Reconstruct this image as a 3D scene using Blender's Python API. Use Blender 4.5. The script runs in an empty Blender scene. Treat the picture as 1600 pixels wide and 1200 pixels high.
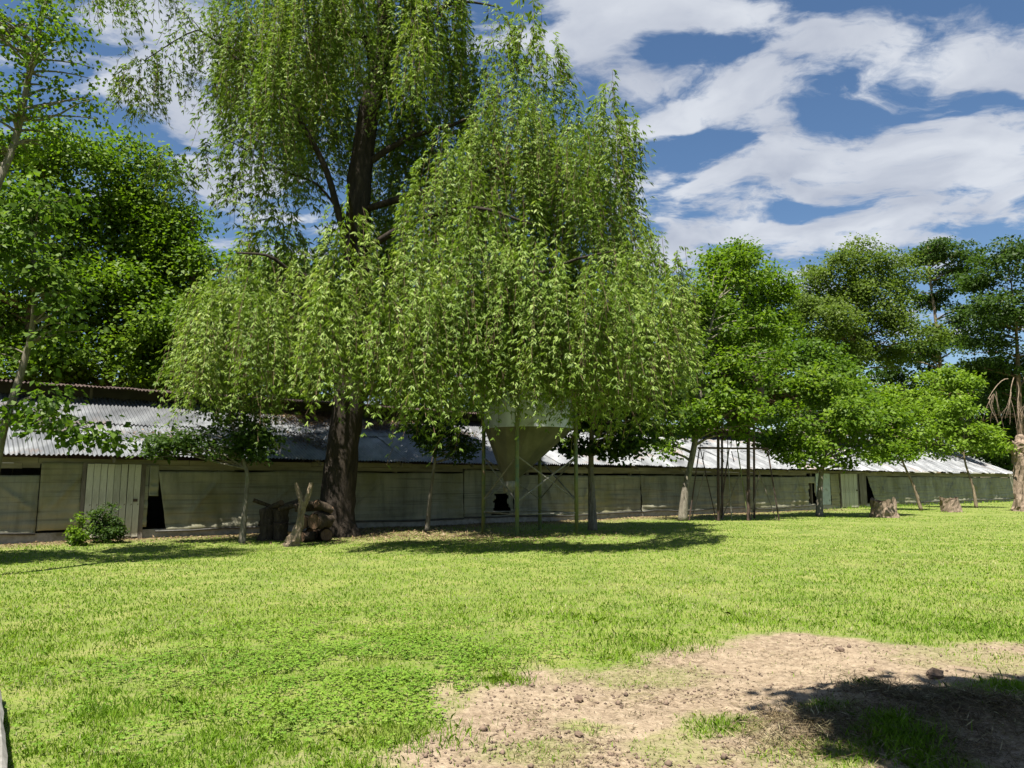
import bpy, math, random
import numpy as np
from mathutils import Vector, Matrix

R = math.radians
sc = bpy.context.scene
col = sc.collection
# ------------------------------------------------------------------ camera
F = 1160.0                      # focal length in photo pixels (1600 wide)
TH = math.atan(153.0 / F)       # pitch up
CH = 1.6
ST, CT = math.sin(TH), math.cos(TH)
cam = bpy.data.objects.new('camera', bpy.data.cameras.new('camera'))
col.objects.link(cam)
cam.data.sensor_width = 36.0
cam.data.lens = 36.0 * F / 1600.0
cam.data.clip_end = 5000
cam.location = (0, 0, CH)
cam.rotation_euler = (math.pi / 2 + TH, 0, 0)
sc.camera = cam

def ray(px, py):
    u = (px - 800.0) / F
    v = (600.0 - py) / F
    return np.array([u, CT - v * ST, ST + v * CT])
def at(px, py, Y):
    d = ray(px, py); t = Y / d[1]
    return np.array([d[0] * t, Y, CH + d[2] * t])
def gnd(px, py, z=0.0):
    d = ray(px, py); t = (z - CH) / d[2]
    return np.array([d[0] * t, d[1] * t, z])

# ------------------------------------------------------------------ light
SUN_AZ = np.array([-0.42, -0.91]); SUN_AZ /= np.linalg.norm(SUN_AZ)
SUN_EL = R(64)
to_sun = Vector((SUN_AZ[0] * math.cos(SUN_EL), SUN_AZ[1] * math.cos(SUN_EL), math.sin(SUN_EL)))
sl = bpy.data.lights.new('sun', 'SUN')
sl.energy = 5.0; sl.angle = R(0.55); sl.color = (1.0, 0.95, 0.86)
so = bpy.data.objects.new('sun', sl); col.objects.link(so)
so.rotation_euler = to_sun.to_track_quat('Z', 'Y').to_euler()
so.location = (0, -20, 40)

world = bpy.data.worlds.new('World'); sc.world = world; world.use_nodes = True
wt = world.node_tree; wt.nodes.clear()
def build_sky():
    N = wt.nodes; L = wt.links
    out = N.new('ShaderNodeOutputWorld'); bg = N.new('ShaderNodeBackground')
    bg.inputs['Strength'].default_value = 0.05
    sky = N.new('ShaderNodeTexSky'); sky.sky_type = 'NISHITA'; sky.sun_disc = False
    sky.sun_elevation = SUN_EL
    sky.sun_rotation = math.atan2(SUN_AZ[0], SUN_AZ[1])
    sky.altitude = 100; sky.air_density = 1.0; sky.dust_density = 0.4; sky.ozone_density = 2.0
    tc = N.new('ShaderNodeTexCoord')
    sep = N.new('ShaderNodeSeparateXYZ'); L.new(tc.outputs['Generated'], sep.inputs[0])
    def math_(op, a, b=None, c=None, clamp=False):
        n = N.new('ShaderNodeMath'); n.operation = op; n.use_clamp = clamp
        for i, x in enumerate((a, b, c)):
            if x is None: continue
            if isinstance(x, (int, float)): n.inputs[i].default_value = x
            else: L.new(x, n.inputs[i])
        return n.outputs[0]
    zc = math_('ADD', math_('MAXIMUM', sep.outputs['Z'], 0.0), 0.12)
    u = math_('DIVIDE', sep.outputs['X'], zc); v = math_('DIVIDE', sep.outputs['Y'], zc)
    cb = N.new('ShaderNodeCombineXYZ'); L.new(u, cb.inputs[0]); L.new(v, cb.inputs[1])
    plane = cb.outputs[0]
    def pp(px, py):
        d = ray(px, py); d = d / np.linalg.norm(d); z = max(d[2], 0) + 0.12
        return np.array([d[0] / z, d[1] / z])
    # warped noise fields on the cloud layer
    w1 = N.new('ShaderNodeTexNoise'); w1.inputs['Scale'].default_value = 2.2; w1.inputs['Detail'].default_value = 5
    L.new(plane, w1.inputs['Vector'])
    off = N.new('ShaderNodeVectorMath'); off.operation = 'MULTIPLY_ADD'
    L.new(w1.outputs['Color'], off.inputs[0]); off.inputs[1].default_value = (0.34, 0.34, 0); L.new(plane, off.inputs[2])
    off2 = N.new('ShaderNodeVectorMath'); off2.operation = 'SUBTRACT'
    L.new(off.outputs[0], off2.inputs[0]); off2.inputs[1].default_value = (0.17, 0.17, 0)
    wp = off2.outputs[0]
    fb = N.new('ShaderNodeTexNoise'); fb.inputs['Scale'].default_value = 2.6; fb.inputs['Detail'].default_value = 9
    fb.inputs['Roughness'].default_value = 0.6
    mp = N.new('ShaderNodeMapping'); mp.inputs['Rotation'].default_value = (0, 0, R(12)); mp.inputs['Scale'].default_value = (0.75, 1.15, 1)
    L.new(wp, mp.inputs['Vector']); L.new(mp.outputs[0], fb.inputs['Vector'])
    fb2 = N.new('ShaderNodeTexNoise'); fb2.inputs['Scale'].default_value = 7.5; fb2.inputs['Detail'].default_value = 8; fb2.inputs['Roughness'].default_value = .62
    L.new(mp.outputs[0], fb2.inputs['Vector'])
    dens = math_('MULTIPLY', math_('SUBTRACT', fb.outputs['Fac'], 0.485), 1.2)
    dens = math_('MULTIPLY_ADD', math_('SUBTRACT', fb2.outputs['Fac'], 0.5), .95, dens)
    # banks of cloud and blue gaps on the layer: (pixel a, pixel b, half thickness in px, weight)
    bands = [((820, 40), (1190, 55), 60, .30), ((960, 190), (1290, 125), 46, .30), ((1180, 115), (1520, 70), 40, .24),
             ((950, 305), (1330, 275), 52, .34), ((1240, 250), (1700, 215), 60, .28), ((1060, 378), (1700, 335), 34, .30),
             ((1480, 130), (1700, 60), 50, .2), ((150, 130), (420, 170), 110, .30), ((330, 300), (480, 300), 40, .25),
             ((990, 235), (1190, 215), 26, -.34), ((990, 110), (1180, 75), 22, -.26), ((1240, 8), (1480, 14), 24, -.3),
             ((1120, 340), (1380, 318), 12, -.3), ((1240, 200), (1380, 190), 22, -.26), ((190, 215), (330, 235), 26, -.3),
             ((1380, 170), (1560, 150), 14, -.2), ((100, 40), (230, 80), 40, -.2)]
    for a, b, hw, wgt in bands:
        A = pp(*a); B = pp(*b); c = (A + B) / 2; d = B - A; ln = np.linalg.norm(d) / 2
        m = ((a[0] + b[0]) / 2, (a[1] + b[1]) / 2)
        nrm = np.array([-d[1], d[0]]) / np.linalg.norm(d)
        th = abs(np.dot(pp(m[0], m[1] + hw) - pp(m[0], m[1] - hw), nrm)) / 2
        mpn = N.new('ShaderNodeMapping'); mpn.vector_type = 'TEXTURE'
        mpn.inputs['Location'].default_value = (c[0], c[1], 0)
        mpn.inputs['Rotation'].default_value = (0, 0, math.atan2(d[1], d[0]))
        mpn.inputs['Scale'].default_value = (ln * 1.5, th * 1.7, 1)
        L.new(wp, mpn.inputs['Vector'])
        g = N.new('ShaderNodeTexGradient'); g.gradient_type = 'SPHERICAL'; L.new(mpn.outputs[0], g.inputs[0])
        dens = math_('MULTIPLY_ADD', g.outputs['Fac'], wgt * 1.15, dens)
    mr = N.new('ShaderNodeMapRange'); mr.interpolation_type = 'SMOOTHSTEP'
    mr.inputs['From Min'].default_value = 0.0; mr.inputs['From Max'].default_value = 0.26
    L.new(dens, mr.inputs['Value'])
    fac = math_('MULTIPLY', mr.outputs[0], 0.93)
    # thicker cloud is a little greyer underneath, thin edges are bright
    sh = N.new('ShaderNodeTexNoise'); sh.inputs['Scale'].default_value = 4.0; sh.inputs['Detail'].default_value = 6
    L.new(wp, sh.inputs['Vector'])
    rp = N.new('ShaderNodeMix'); rp.data_type = 'RGBA'
    rp.inputs[6].default_value = (5.5, 5.75, 6.2, 1); rp.inputs[7].default_value = (3.6, 3.9, 4.6, 1)
    k = N.new('ShaderNodeMapRange'); k.inputs['From Min'].default_value = 0.36; k.inputs['From Max'].default_value = 0.66
    L.new(sh.outputs['Fac'], k.inputs['Value']); L.new(k.outputs[0], rp.inputs[0])
    hs = N.new('ShaderNodeHueSaturation'); hs.inputs['Saturation'].default_value = 1.12; hs.inputs['Value'].default_value = .9
    L.new(sky.outputs[0], hs.inputs['Color'])
    mx = N.new('ShaderNodeMix'); mx.data_type = 'RGBA'
    L.new(fac, mx.inputs[0]); L.new(hs.outputs[0], mx.inputs[6]); L.new(rp.outputs[2], mx.inputs[7])
    L.new(mx.outputs[2], bg.inputs['Color']); L.new(bg.outputs[0], out.inputs[0])
build_sky()

vs = sc.view_settings
sc.display_settings.display_device = 'sRGB'
vs.view_transform = 'Standard'; vs.look = 'None'; vs.exposure = 1.45; vs.gamma = 1.0
vs.use_curve_mapping = False
sc.render.engine = 'CYCLES'
sc.cycles.max_bounces = 7; sc.cycles.diffuse_bounces = 3; sc.cycles.transmission_bounces = 4
sc.cycles.glossy_bounces = 2; sc.cycles.caustics_reflective = False; sc.cycles.caustics_refractive = False

# ------------------------------------------------------------------ numpy noise
def _hash(ix, iy, seed):
    n = (ix.astype(np.int64) * 374761393 + iy.astype(np.int64) * 668265263 + seed * 69069) & 0xffffffff
    n = ((n ^ (n >> 13)) * 1274126177) & 0xffffffff
    return ((n ^ (n >> 16)) & 0xffff) / 65535.0
def vnoise(x, y, seed=0):
    x = np.asarray(x, float); y = np.asarray(y, float)
    ix = np.floor(x); iy = np.floor(y); fx = x - ix; fy = y - iy
    fx = fx * fx * (3 - 2 * fx); fy = fy * fy * (3 - 2 * fy)
    a = _hash(ix, iy, seed); b = _hash(ix + 1, iy, seed); c = _hash(ix, iy + 1, seed); d = _hash(ix + 1, iy + 1, seed)
    return (a * (1 - fx) + b * fx) * (1 - fy) + (c * (1 - fx) + d * fx) * fy
def fbm(x, y, seed=0, o=4):
    s = 0; a = 0.5; t = 0
    for i in range(o):
        s = s + a * vnoise(x * 2 ** i, y * 2 ** i, seed + i * 17); t += a; a *= 0.5
    return s / t
def sstep(a, b, x):
    t = np.clip((x - a) / (b - a), 0, 1); return t * t * (3 - 2 * t)

# ------------------------------------------------------------------ mesh helpers
def np_mesh(name, V, Fc, mat=None, rnd=None, attrs=None, smooth=False):
    """Fc: (n,k) array of equal-size faces"""
    V = np.ascontiguousarray(V, np.float32); Fc = np.ascontiguousarray(Fc, np.int32)
    me = bpy.data.meshes.new(name); n, k = Fc.shape
    me.vertices.add(len(V)); me.vertices.foreach_set('co', V.ravel())
    me.loops.add(n * k); me.loops.foreach_set('vertex_index', Fc.ravel())
    me.polygons.add(n)
    me.polygons.foreach_set('loop_start', np.arange(0, n * k, k, dtype=np.int32))
    me.polygons.foreach_set('loop_total', np.full(n, k, np.int32))
    if smooth: me.polygons.foreach_set('use_smooth', np.ones(n, bool))
    me.update(calc_edges=True)
    if rnd is not None:
        a = me.attributes.new('rnd', 'FLOAT', 'FACE'); a.data.foreach_set('value', np.ascontiguousarray(rnd, np.float32))
    for nm, val in (attrs or {}).items():
        a = me.attributes.new(nm, 'FLOAT', 'POINT'); a.data.foreach_set('value', np.ascontiguousarray(val, np.float32))
    if mat: me.materials.append(mat)
    return me
def link(name, me, parent=None, label=None, cat=None, group=None, kind=None):
    o = bpy.data.objects.new(name, me); col.objects.link(o)
    if parent: o.parent = parent
    return tag(o, label, cat, group, kind)
def tag(o, label=None, cat=None, group=None, kind=None):
    if label: o['label'] = label
    if cat: o['category'] = cat
    if group: o['group'] = group
    if kind: o['kind'] = kind
    return o
def empty(name, loc, rz, label, cat, group=None):
    o = bpy.data.objects.new(name, None); col.objects.link(o)
    o.location = tuple(loc); o.rotation_euler = (0, 0, rz); o.empty_display_size = 0.3
    return tag(o, label, cat, group)

class MB:
    def __init__(s): s.v = []; s.f = []; s.n = 0
    def add(s, V, Fs):
        for f in Fs: s.f.append([i + s.n for i in f])
        s.v.extend([tuple(map(float, p)) for p in V]); s.n += len(V); return s
    def box(s, x0, x1, y0, y1, z0, z1):
        V = [(x, y, z) for z in (z0, z1) for x, y in ((x0, y0), (x1, y0), (x1, y1), (x0, y1))]
        return s.add(V, [(3, 2, 1, 0), (4, 5, 6, 7), (0, 1, 5, 4), (1, 2, 6, 5), (2, 3, 7, 6), (3, 0, 4, 7)])
    def tube(s, P, Rr, n=8, cap=True, wob=0, seed=0):
        P = np.asarray(P, float); Rr = np.broadcast_to(np.asarray(Rr, float), (len(P),))
        T = np.gradient(P, axis=0); T /= np.linalg.norm(T, axis=1)[:, None] + 1e-9
        ref = np.array([0, 0, 1.0]) if abs(T[0][2]) < 0.9 else np.array([1.0, 0, 0])
        V = []; rr = np.random.default_rng(seed)
        ph = rr.uniform(0, 6.28, 4)
        U = np.cross(T[0], ref); U /= np.linalg.norm(U)
        for i in range(len(P)):
            U = U - T[i] * np.dot(U, T[i]); U /= np.linalg.norm(U) + 1e-9
            W = np.cross(T[i], U)
            for k in range(n):
                a = 2 * math.pi * k / n
                r = Rr[i] * (1 + wob * (math.sin(3 * a + ph[0] + i * .7) * .5 + math.sin(5 * a + ph[1] - i * .5) * .35 + rr.uniform(-.4, .4)))
                V.append(P[i] + r * (math.cos(a) * U + math.sin(a) * W))
        Fs = [(i * n + k, i * n + (k + 1) % n, (i + 1) * n + (k + 1) % n, (i + 1) * n + k) for i in range(len(P) - 1) for k in range(n)]
        if cap: Fs += [tuple(range(n))[::-1], tuple((len(P) - 1) * n + k for k in range(n))]
        return s.add(V, Fs)
    def bar(s, a, b, r, n=6): return s.tube([a, b], [r, r], n)
    def lathe(s, prof, n=24, c=(0, 0), shift=None):
        V = []
        for i, (r, z) in enumerate(prof):
            ox, oy = shift[i] if shift else (0, 0)
            for k in range(n):
                a = 2 * math.pi * k / n; V.append((c[0] + ox + r * math.cos(a), c[1] + oy + r * math.sin(a), z))
        return s.add(V, [(i * n + k, i * n + (k + 1) % n, (i + 1) * n + (k + 1) % n, (i + 1) * n + k) for i in range(len(prof) - 1) for k in range(n)])
    def mesh(s, name, mat, smooth=False):
        me = bpy.data.meshes.new(name); me.from_pydata(s.v, [], s.f)
        if smooth: me.polygons.foreach_set('use_smooth', [True] * len(me.polygons))
        if mat: me.materials.append(mat)
        me.update(); return me
    def obj(s, name, mat, parent=None, smooth=False, **kw):
        return link(name, s.mesh(name, mat, smooth), parent, **kw)

def spline(P, n):
    """Catmull-Rom through points (rows may carry extra columns such as radius)"""
    P = np.asarray(P, float)
    if len(P) < 3:
        t = np.linspace(0, 1, n)[:, None]; return P[0] * (1 - t) + P[-1] * t
    Q = np.vstack([2 * P[0] - P[1], P, 2 * P[-1] - P[-2]]); out = []
    for u in np.linspace(0, len(P) - 1 - 1e-6, n):
        i = int(u); t = u - i; a, b, c, d = Q[i:i + 4]
        out.append(0.5 * (2 * b + (c - a) * t + (2 * a - 5 * b + 4 * c - d) * t * t + (3 * b - a - 3 * c + d) * t ** 3))
    return np.array(out)

# ------------------------------------------------------------------ materials
def new_mat(name):
    m = bpy.data.materials.new(name); m.use_nodes = True
    nt = m.node_tree; b = nt.nodes['Principled BSDF']; return m, nt, b
def ramp(nt, src, stops):
    r = nt.nodes.new('ShaderNodeValToRGB'); e = r.color_ramp.elements
    e[0].position, e[0].color = stops[0][0], (*stops[0][1], 1)
    e[1].position, e[1].color = stops[-1][0], (*stops[-1][1], 1)
    for p, c in stops[1:-1]: x = e.new(p); x.color = (*c, 1)
    nt.links.new(src, r.inputs[0]); return r.outputs[0]
def noise(nt, scale, detail=5, rough=.55, coord='Object', stretch=None, dist=0):
    tc = nt.nodes.new('ShaderNodeTexCoord'); n = nt.nodes.new('ShaderNodeTexNoise')
    n.inputs['Scale'].default_value = scale; n.inputs['Detail'].default_value = detail; n.inputs['Roughness'].default_value = rough
    n.inputs['Distortion'].default_value = dist
    if coord == 'World':
        g = nt.nodes.new('ShaderNodeNewGeometry'); src = g.outputs['Position']
    else: src = tc.outputs[coord]
    if stretch:
        mp = nt.nodes.new('ShaderNodeMapping'); mp.inputs['Scale'].default_value = stretch
        nt.links.new(src, mp.inputs[0]); src = mp.outputs[0]
    nt.links.new(src, n.inputs['Vector']); return n.outputs['Fac']
def mixc(nt, fac, a, b, mode='MIX'):
    m = nt.nodes.new('ShaderNodeMix'); m.data_type = 'RGBA'; m.blend_type = mode
    for i, x in ((0, fac), (6, a), (7, b)):
        if isinstance(x, (int, float)): m.inputs[i].default_value = x
        elif isinstance(x, tuple): m.inputs[i].default_value = (*x, 1)
        else: nt.links.new(x, m.inputs[i])
    return m.outputs[2]
def mrange(nt, v, a, b, c=0., d=1.):
    m = nt.nodes.new('ShaderNodeMapRange'); nt.links.new(v, m.inputs[0])
    for i, x in zip((1, 2, 3, 4), (a, b, c, d)): m.inputs[i].default_value = x
    return m.outputs[0]
def bump(nt, b, h, strength=.5, dist=.02):
    n = nt.nodes.new('ShaderNodeBump'); n.inputs['Strength'].default_value = strength; n.inputs['Distance'].default_value = dist
    nt.links.new(h, n.inputs['Height']); nt.links.new(n.outputs[0], b.inputs['Normal'])
def attr(nt, name):
    a = nt.nodes.new('ShaderNodeAttribute'); a.attribute_name = name; return a.outputs['Fac']

def leaf_mat(name, c0, c1, c2, trans=.45, tint=(1.25, 1.35, .55), rough=.5, patch=0.25):
    m, nt, b = new_mat(name)
    r = attr(nt, 'rnd')
    c = ramp(nt, r, [(0, c0), (.55, c1), (1, c2)])
    nz = noise(nt, patch, 3, coord='World')
    c = mixc(nt, mrange(nt, nz, .35, .7), c, mixc(nt, 1., c, (.82, .88, .8), 'MULTIPLY'))
    nt.links.new(c, b.inputs['Base Color']); b.inputs['Roughness'].default_value = rough
    b.inputs['Specular IOR Level'].default_value = .2
    t = nt.nodes.new('ShaderNodeBsdfTranslucent')
    nt.links.new(mixc(nt, 1., c, tint, 'MULTIPLY'), t.inputs['Color'])
    mx = nt.nodes.new('ShaderNodeMixShader'); mx.inputs[0].default_value = trans
    nt.links.new(b.outputs[0], mx.inputs[1]); nt.links.new(t.outputs[0], mx.inputs[2])
    nt.links.new(mx.outputs[0], nt.nodes['Material Output'].inputs[0])
    return m
M = {}
M['willow'] = leaf_mat('willow_leaf', (.085, .14, .02), (.17, .24, .042), (.33, .38, .13), trans=.38)
M['green_a'] = leaf_mat('leaf_mid', (.045, .09, .010), (.085, .15, .015), (.15, .215, .028))
M['green_b'] = leaf_mat('leaf_bright', (.05, .10, .008), (.105, .175, .013), (.19, .26, .028), tint=(1.3, 1.4, .5))
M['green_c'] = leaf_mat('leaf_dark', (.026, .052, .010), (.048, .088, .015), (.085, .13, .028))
M['green_d'] = leaf_mat('leaf_olive', (.06, .095, .014), (.10, .145, .022), (.15, .195, .04))
M['green_e'] = leaf_mat('leaf_yellowgreen', (.09, .15, .014), (.15, .235, .022), (.22, .30, .04), tint=(1.3, 1.4, .45))
M['litter'] = leaf_mat('dead_leaf', (.09, .055, .03), (.17, .11, .065), (.30, .22, .14), trans=.1, tint=(1, 1, 1))

def bark(name, ca, cb, cc=None, sc_=6., moss=None, strength=.9):
    m, nt, b = new_mat(name)
    n1 = noise(nt, sc_, 8, .7, stretch=(1.6, 1.6, .35), dist=.6)
    c = ramp(nt, n1, [(.3, ca), (.55, cb), (.75, cc or cb)])
    if moss:
        n2 = noise(nt, 1.3, 4); c = mixc(nt, mrange(nt, n2, .52, .68), c, moss)
    nt.links.new(c, b.inputs['Base Color']); b.inputs['Roughness'].default_value = .9
    b.inputs['Specular IOR Level'].default_value = .2
    bump(nt, b, n1, strength, .05); return m
M['bark_willow'] = bark('bark_willow', (.009, .007, .005), (.03, .023, .017), (.075, .057, .042), 5.5)
M['bark_grey'] = bark('bark_grey', (.07, .06, .045), (.18, .16, .125), (.26, .235, .19), 9, moss=(.12, .13, .06))
M['bark_pale'] = bark('bark_pale', (.06, .045, .03), (.20, .155, .105), (.32, .26, .18), 8)
M['bark_brown'] = bark('bark_brown', (.05, .035, .022), (.16, .11, .07), (.27, .19, .12), 7)
M['bark_dead'] = bark('bark_dead', (.05, .036, .026), (.22, .165, .12), (.36, .285, .22), 7)
M['bark_log'] = bark('bark_log', (.018, .013, .010), (.06, .044, .03), (.12, .09, .065), 9)  # willow's shade on the log pile is put into this darker colour
M['wood_cut'] = bark('wood_cut', (.07, .04, .022), (.13, .08, .048), (.20, .13, .085), 10)  # also darkened for the pile's shade; stump tops share it

def weathered(name, stops, sc_=3, stretch=None, rough=.8, metal=0, spots=None, b_str=.25, vary=True, spot_rng=(.58, .68)):
    m, nt, b = new_mat(name)
    n1 = noise(nt, sc_, 7, .65, stretch=stretch)
    c = ramp(nt, n1, stops)
    if spots:
        n2 = noise(nt, spots[0], 6, .6); c = mixc(nt, mrange(nt, n2, *spot_rng), c, spots[1])
    if vary:
        oi = nt.nodes.new('ShaderNodeObjectInfo')
        v = mrange(nt, oi.outputs['Random'], 0, 1, .82, 1.12)
        cb = nt.nodes.new('ShaderNodeCombineColor'); [nt.links.new(v, cb.inputs[i]) for i in range(3)]
        c = mixc(nt, 1., c, cb.outputs[0], 'MULTIPLY')
    nt.links.new(c, b.inputs['Base Color']); b.inputs['Roughness'].default_value = rough; b.inputs['Metallic'].default_value = metal
    bump(nt, b, n1, b_str, .01); return m
def zinc_mat(name):
    m, nt, b = new_mat(name)
    n1 = noise(nt, .9, 6, .65, stretch=(1.4, .35, 1), coord='World')
    n2 = noise(nt, .45, 6, .7, coord='World'); n3 = noise(nt, 14, 4)
    c = ramp(nt, n1, [(.32, (.085, .09, .095)), (.5, (.16, .167, .175)), (.68, (.27, .28, .285))])
    c = mixc(nt, mrange(nt, n2, .56, .72, 0, .75), c, (.23, .15, .10))
    c = mixc(nt, mrange(nt, n3, .62, .72, 0, .4), c, (.16, .12, .09))
    oi = nt.nodes.new('ShaderNodeObjectInfo'); v = mrange(nt, oi.outputs['Random'], 0, 1, .78, 1.15)
    cb = nt.nodes.new('ShaderNodeCombineColor'); [nt.links.new(v, cb.inputs[i]) for i in range(3)]
    c = mixc(nt, 1., c, cb.outputs[0], 'MULTIPLY')
    nt.links.new(c, b.inputs['Base Color']); b.inputs['Metallic'].default_value = .35; b.inputs['Roughness'].default_value = .48
    return m
M['zinc'] = zinc_mat('zinc_sheet')
M['rust_sheet'] = weathered('rust_sheet', [(.3, (.02, .012, .01)), (.6, (.06, .035, .025)), (.78, (.14, .11, .09))], 2.5)
M['rust'] = weathered('rust', [(.3, (.02, .013, .010)), (.55, (.055, .032, .022)), (.78, (.13, .065, .038))], 6)
M['white_plank'] = weathered('white_plank', [(.3, (.30, .28, .21)), (.5, (.47, .45, .36)), (.7, (.58, .55, .46))], 5, (1, 1, .25), .75, 0, (9, (.16, .13, .09)), .3, spot_rng=(.62, .70))
M['timber'] = weathered('timber', [(.3, (.08, .065, .05)), (.55, (.17, .145, .115)), (.75, (.27, .24, .2))], 6, (1, 1, .2), .9)
M['board'] = weathered('board', [(.3, (.10, .085, .055)), (.55, (.20, .175, .12)), (.75, (.29, .26, .2))], 4, (.15, 1, 1), .9)
M['concrete'] = weathered('concrete', [(.3, (.19, .18, .16)), (.55, (.32, .31, .28)), (.75, (.42, .40, .37))], 5, None, .92, 0, (1.2, (.14, .13, .09)))
M['concrete_old'] = weathered('concrete_old', [(.3, (.10, .095, .08)), (.55, (.17, .165, .145)), (.75, (.24, .23, .21))], 9, None, .95, 0, (4, (.08, .08, .05)))
M['pipe'] = weathered('pipe', [(.3, (.02, .02, .018)), (.7, (.07, .065, .055))], 6, None, .6)
M['bin_zinc'] = weathered('bin_zinc', [(.3, (.34, .36, .38)), (.55, (.47, .49, .51)), (.75, (.60, .61, .62))], 2.0, (1, 1, .3), .42, .45, (2.5, (.24, .23, .20)), .1, spot_rng=(.6, .75))
M['hopper'] = weathered('hopper', [(.3, (.06, .06, .045)), (.55, (.11, .107, .08)), (.75, (.17, .165, .13))], 1.4, (1, 1, .5), .6, .15, None, .1)
M['legpaint'] = weathered('leg_paint', [(.3, (.045, .11, .085)), (.5, (.13, .15, .045)), (.75, (.20, .20, .07))], 1.3, None, .6, 0, (5, (.14, .09, .05)))
M['steel'] = weathered('steel', [(.3, (.10, .095, .085)), (.6, (.24, .23, .20)), (.8, (.34, .32, .28))], 5, None, .55, .3)
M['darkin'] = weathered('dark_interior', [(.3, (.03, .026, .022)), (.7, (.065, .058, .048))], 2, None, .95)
M['bluepanel'] = weathered('blue_panel', [(.3, (.30, .36, .36)), (.55, (.42, .48, .48)), (.75, (.55, .60, .6))], 3, None, .7, 0, (3, (.22, .24, .2)))

def curtain_mat(name, base, light, moss):
    m, nt, b = new_mat(name)
    g = noise(nt, .9, 7, .65, stretch=(1, 1, .5)); c = ramp(nt, g, [(.28, base), (.55, light), (.78, tuple(x * 1.25 for x in light))])
    st = noise(nt, 2.2, 6, .6, stretch=(2.2, 1, .22)); c = mixc(nt, mrange(nt, st, .5, .7, 0, .45), c, tuple(x * .5 for x in base))
    ms = noise(nt, .6, 5, .6); c = mixc(nt, mrange(nt, ms, .5, .68, 0, .75), c, moss)
    hz = noise(nt, 3.0, 3, .5, stretch=(.12, 1, 5)); c = mixc(nt, mrange(nt, hz, .55, .66, 0, .5), c, tuple(x * .55 for x in base))
    nt.links.new(c, b.inputs['Base Color']); b.inputs['Roughness'].default_value = .75
    wv = noise(nt, 160, 2); bump(nt, b, wv, .2, .004)
    return m
M['curtain'] = curtain_mat('curtain_cloth', (.12, .115, .08), (.24, .23, .165), (.155, .145, .055))
M['tarp'] = curtain_mat('tarp_cloth', (.15, .135, .08), (.25, .23, .14), (.15, .145, .045))

# ------------------------------------------------------------------ ground
WD = np.array([.7887, .6148]); WN = np.array([-.6148, .7887]); WP = gnd(0, 850)[:2]
def wall_o(x, y): return (x - WP[0]) * WN[0] + (y - WP[1]) * WN[1]
def wall_s(px):
    d = ray(px, 800)[:2]; t = np.dot(WP, WN) / np.dot(d, WN); return float(np.dot(d * t - WP, WD))
SOIL_PX = [(300, 1290), (470, 1215), (560, 1160), (640, 1125), (700, 1085), (768, 1045), (830, 1030), (900, 1036), (980, 1030),
           (1070, 1018), (1150, 1003), (1225, 990), (1330, 996), (1450, 1001), (1620, 1003), (1900, 1010), (2300, 1060), (2300, 1500), (300, 1500)]
SOIL = np.array([gnd(*p)[:2] for p in SOIL_PX])
def poly_sd(x, y, P):
    x = np.asarray(x, float); y = np.asarray(y, float)
    d = np.full(x.shape, 1e9); ins = np.zeros(x.shape, bool)
    for i in range(len(P)):
        a = P[i]; b = P[(i + 1) % len(P)]; e = b - a
        t = np.clip(((x - a[0]) * e[0] + (y - a[1]) * e[1]) / (e @ e), 0, 1)
        d = np.minimum(d, (x - a[0] - t * e[0]) ** 2 + (y - a[1] - t * e[1]) ** 2)
        c = ((a[1] > y) != (b[1] > y)) & (x < (b[0] - a[0]) * (y - a[1]) / (b[1] - a[1] + 1e-12) + a[0]); ins ^= c
    d = np.sqrt(d); return np.where(ins, d, -d)
# grass islands inside the bare soil: px, py, radius (m), strength
ISL = [(1130, 1135, .30, .6), (1050, 1172, .25, .45), (1395, 1160, .26, 1.0), (1330, 1185, .2, .6), (1355, 1085, .14, .9), (1550, 1108, .36, .8), (1598, 1085, .35, .8),
       (1010, 1058, .5, .4), (905, 1135, .2, .6), (850, 1175, .3, .4), (1285, 1118, .16, .7), (1460, 1192, .25, .6), (1530, 1030, .6, .35), (1240, 1188, .3, .4)]
ISLG = [(*gnd(a, b)[:2], r, w) for a, b, r, w in ISL]
def soil_mask(x, y):
    sd = poly_sd(x, y, SOIL) + (fbm(x * 1.3, y * 1.3, 5) - .5) * 1.1 + (fbm(x * 6, y * 6, 9, 3) - .5) * .35
    m = sstep(-.16, .3, sd)
    for cx, cy, r, w in ISLG:
        q = np.hypot((x - cx) * .8, y - cy) / r + (fbm(x * 5, y * 5, 31, 3) - .5) * 1.3
        m = m * (1 - np.clip(w * sstep(1.25, .45, q), 0, 1))
    return m
def dry_mask(x, y):
    """bare, littered strip along the shed and under the willow"""
    o = wall_o(x, y); n = fbm(x * .8, y * .8, 3)
    s = (x - WP[0]) * WD[0] + (y - WP[1]) * WD[1]
    strip = 1.15 * sstep(-2.6, -.6, o + (n - .5) * 2.2) * sstep(48, 30, s)
    wil = sstep(4.2, 1.6, np.hypot(x + 3.2, (y - 23.3)) + (n - .5) * 3)
    return np.clip(np.maximum(strip * .8, wil * .55), 0, 1)
MOUND = [(*gnd(a, b)[:2], r, h) for a, b, r, h in [(1300, 1022, .35, .05), (1330, 1100, .5, .07), (1440, 1130, .6, .09), (1570, 1140, .6, .12), (1250, 1150, .45, .05), (1480, 1062, .4, .04)]]
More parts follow.
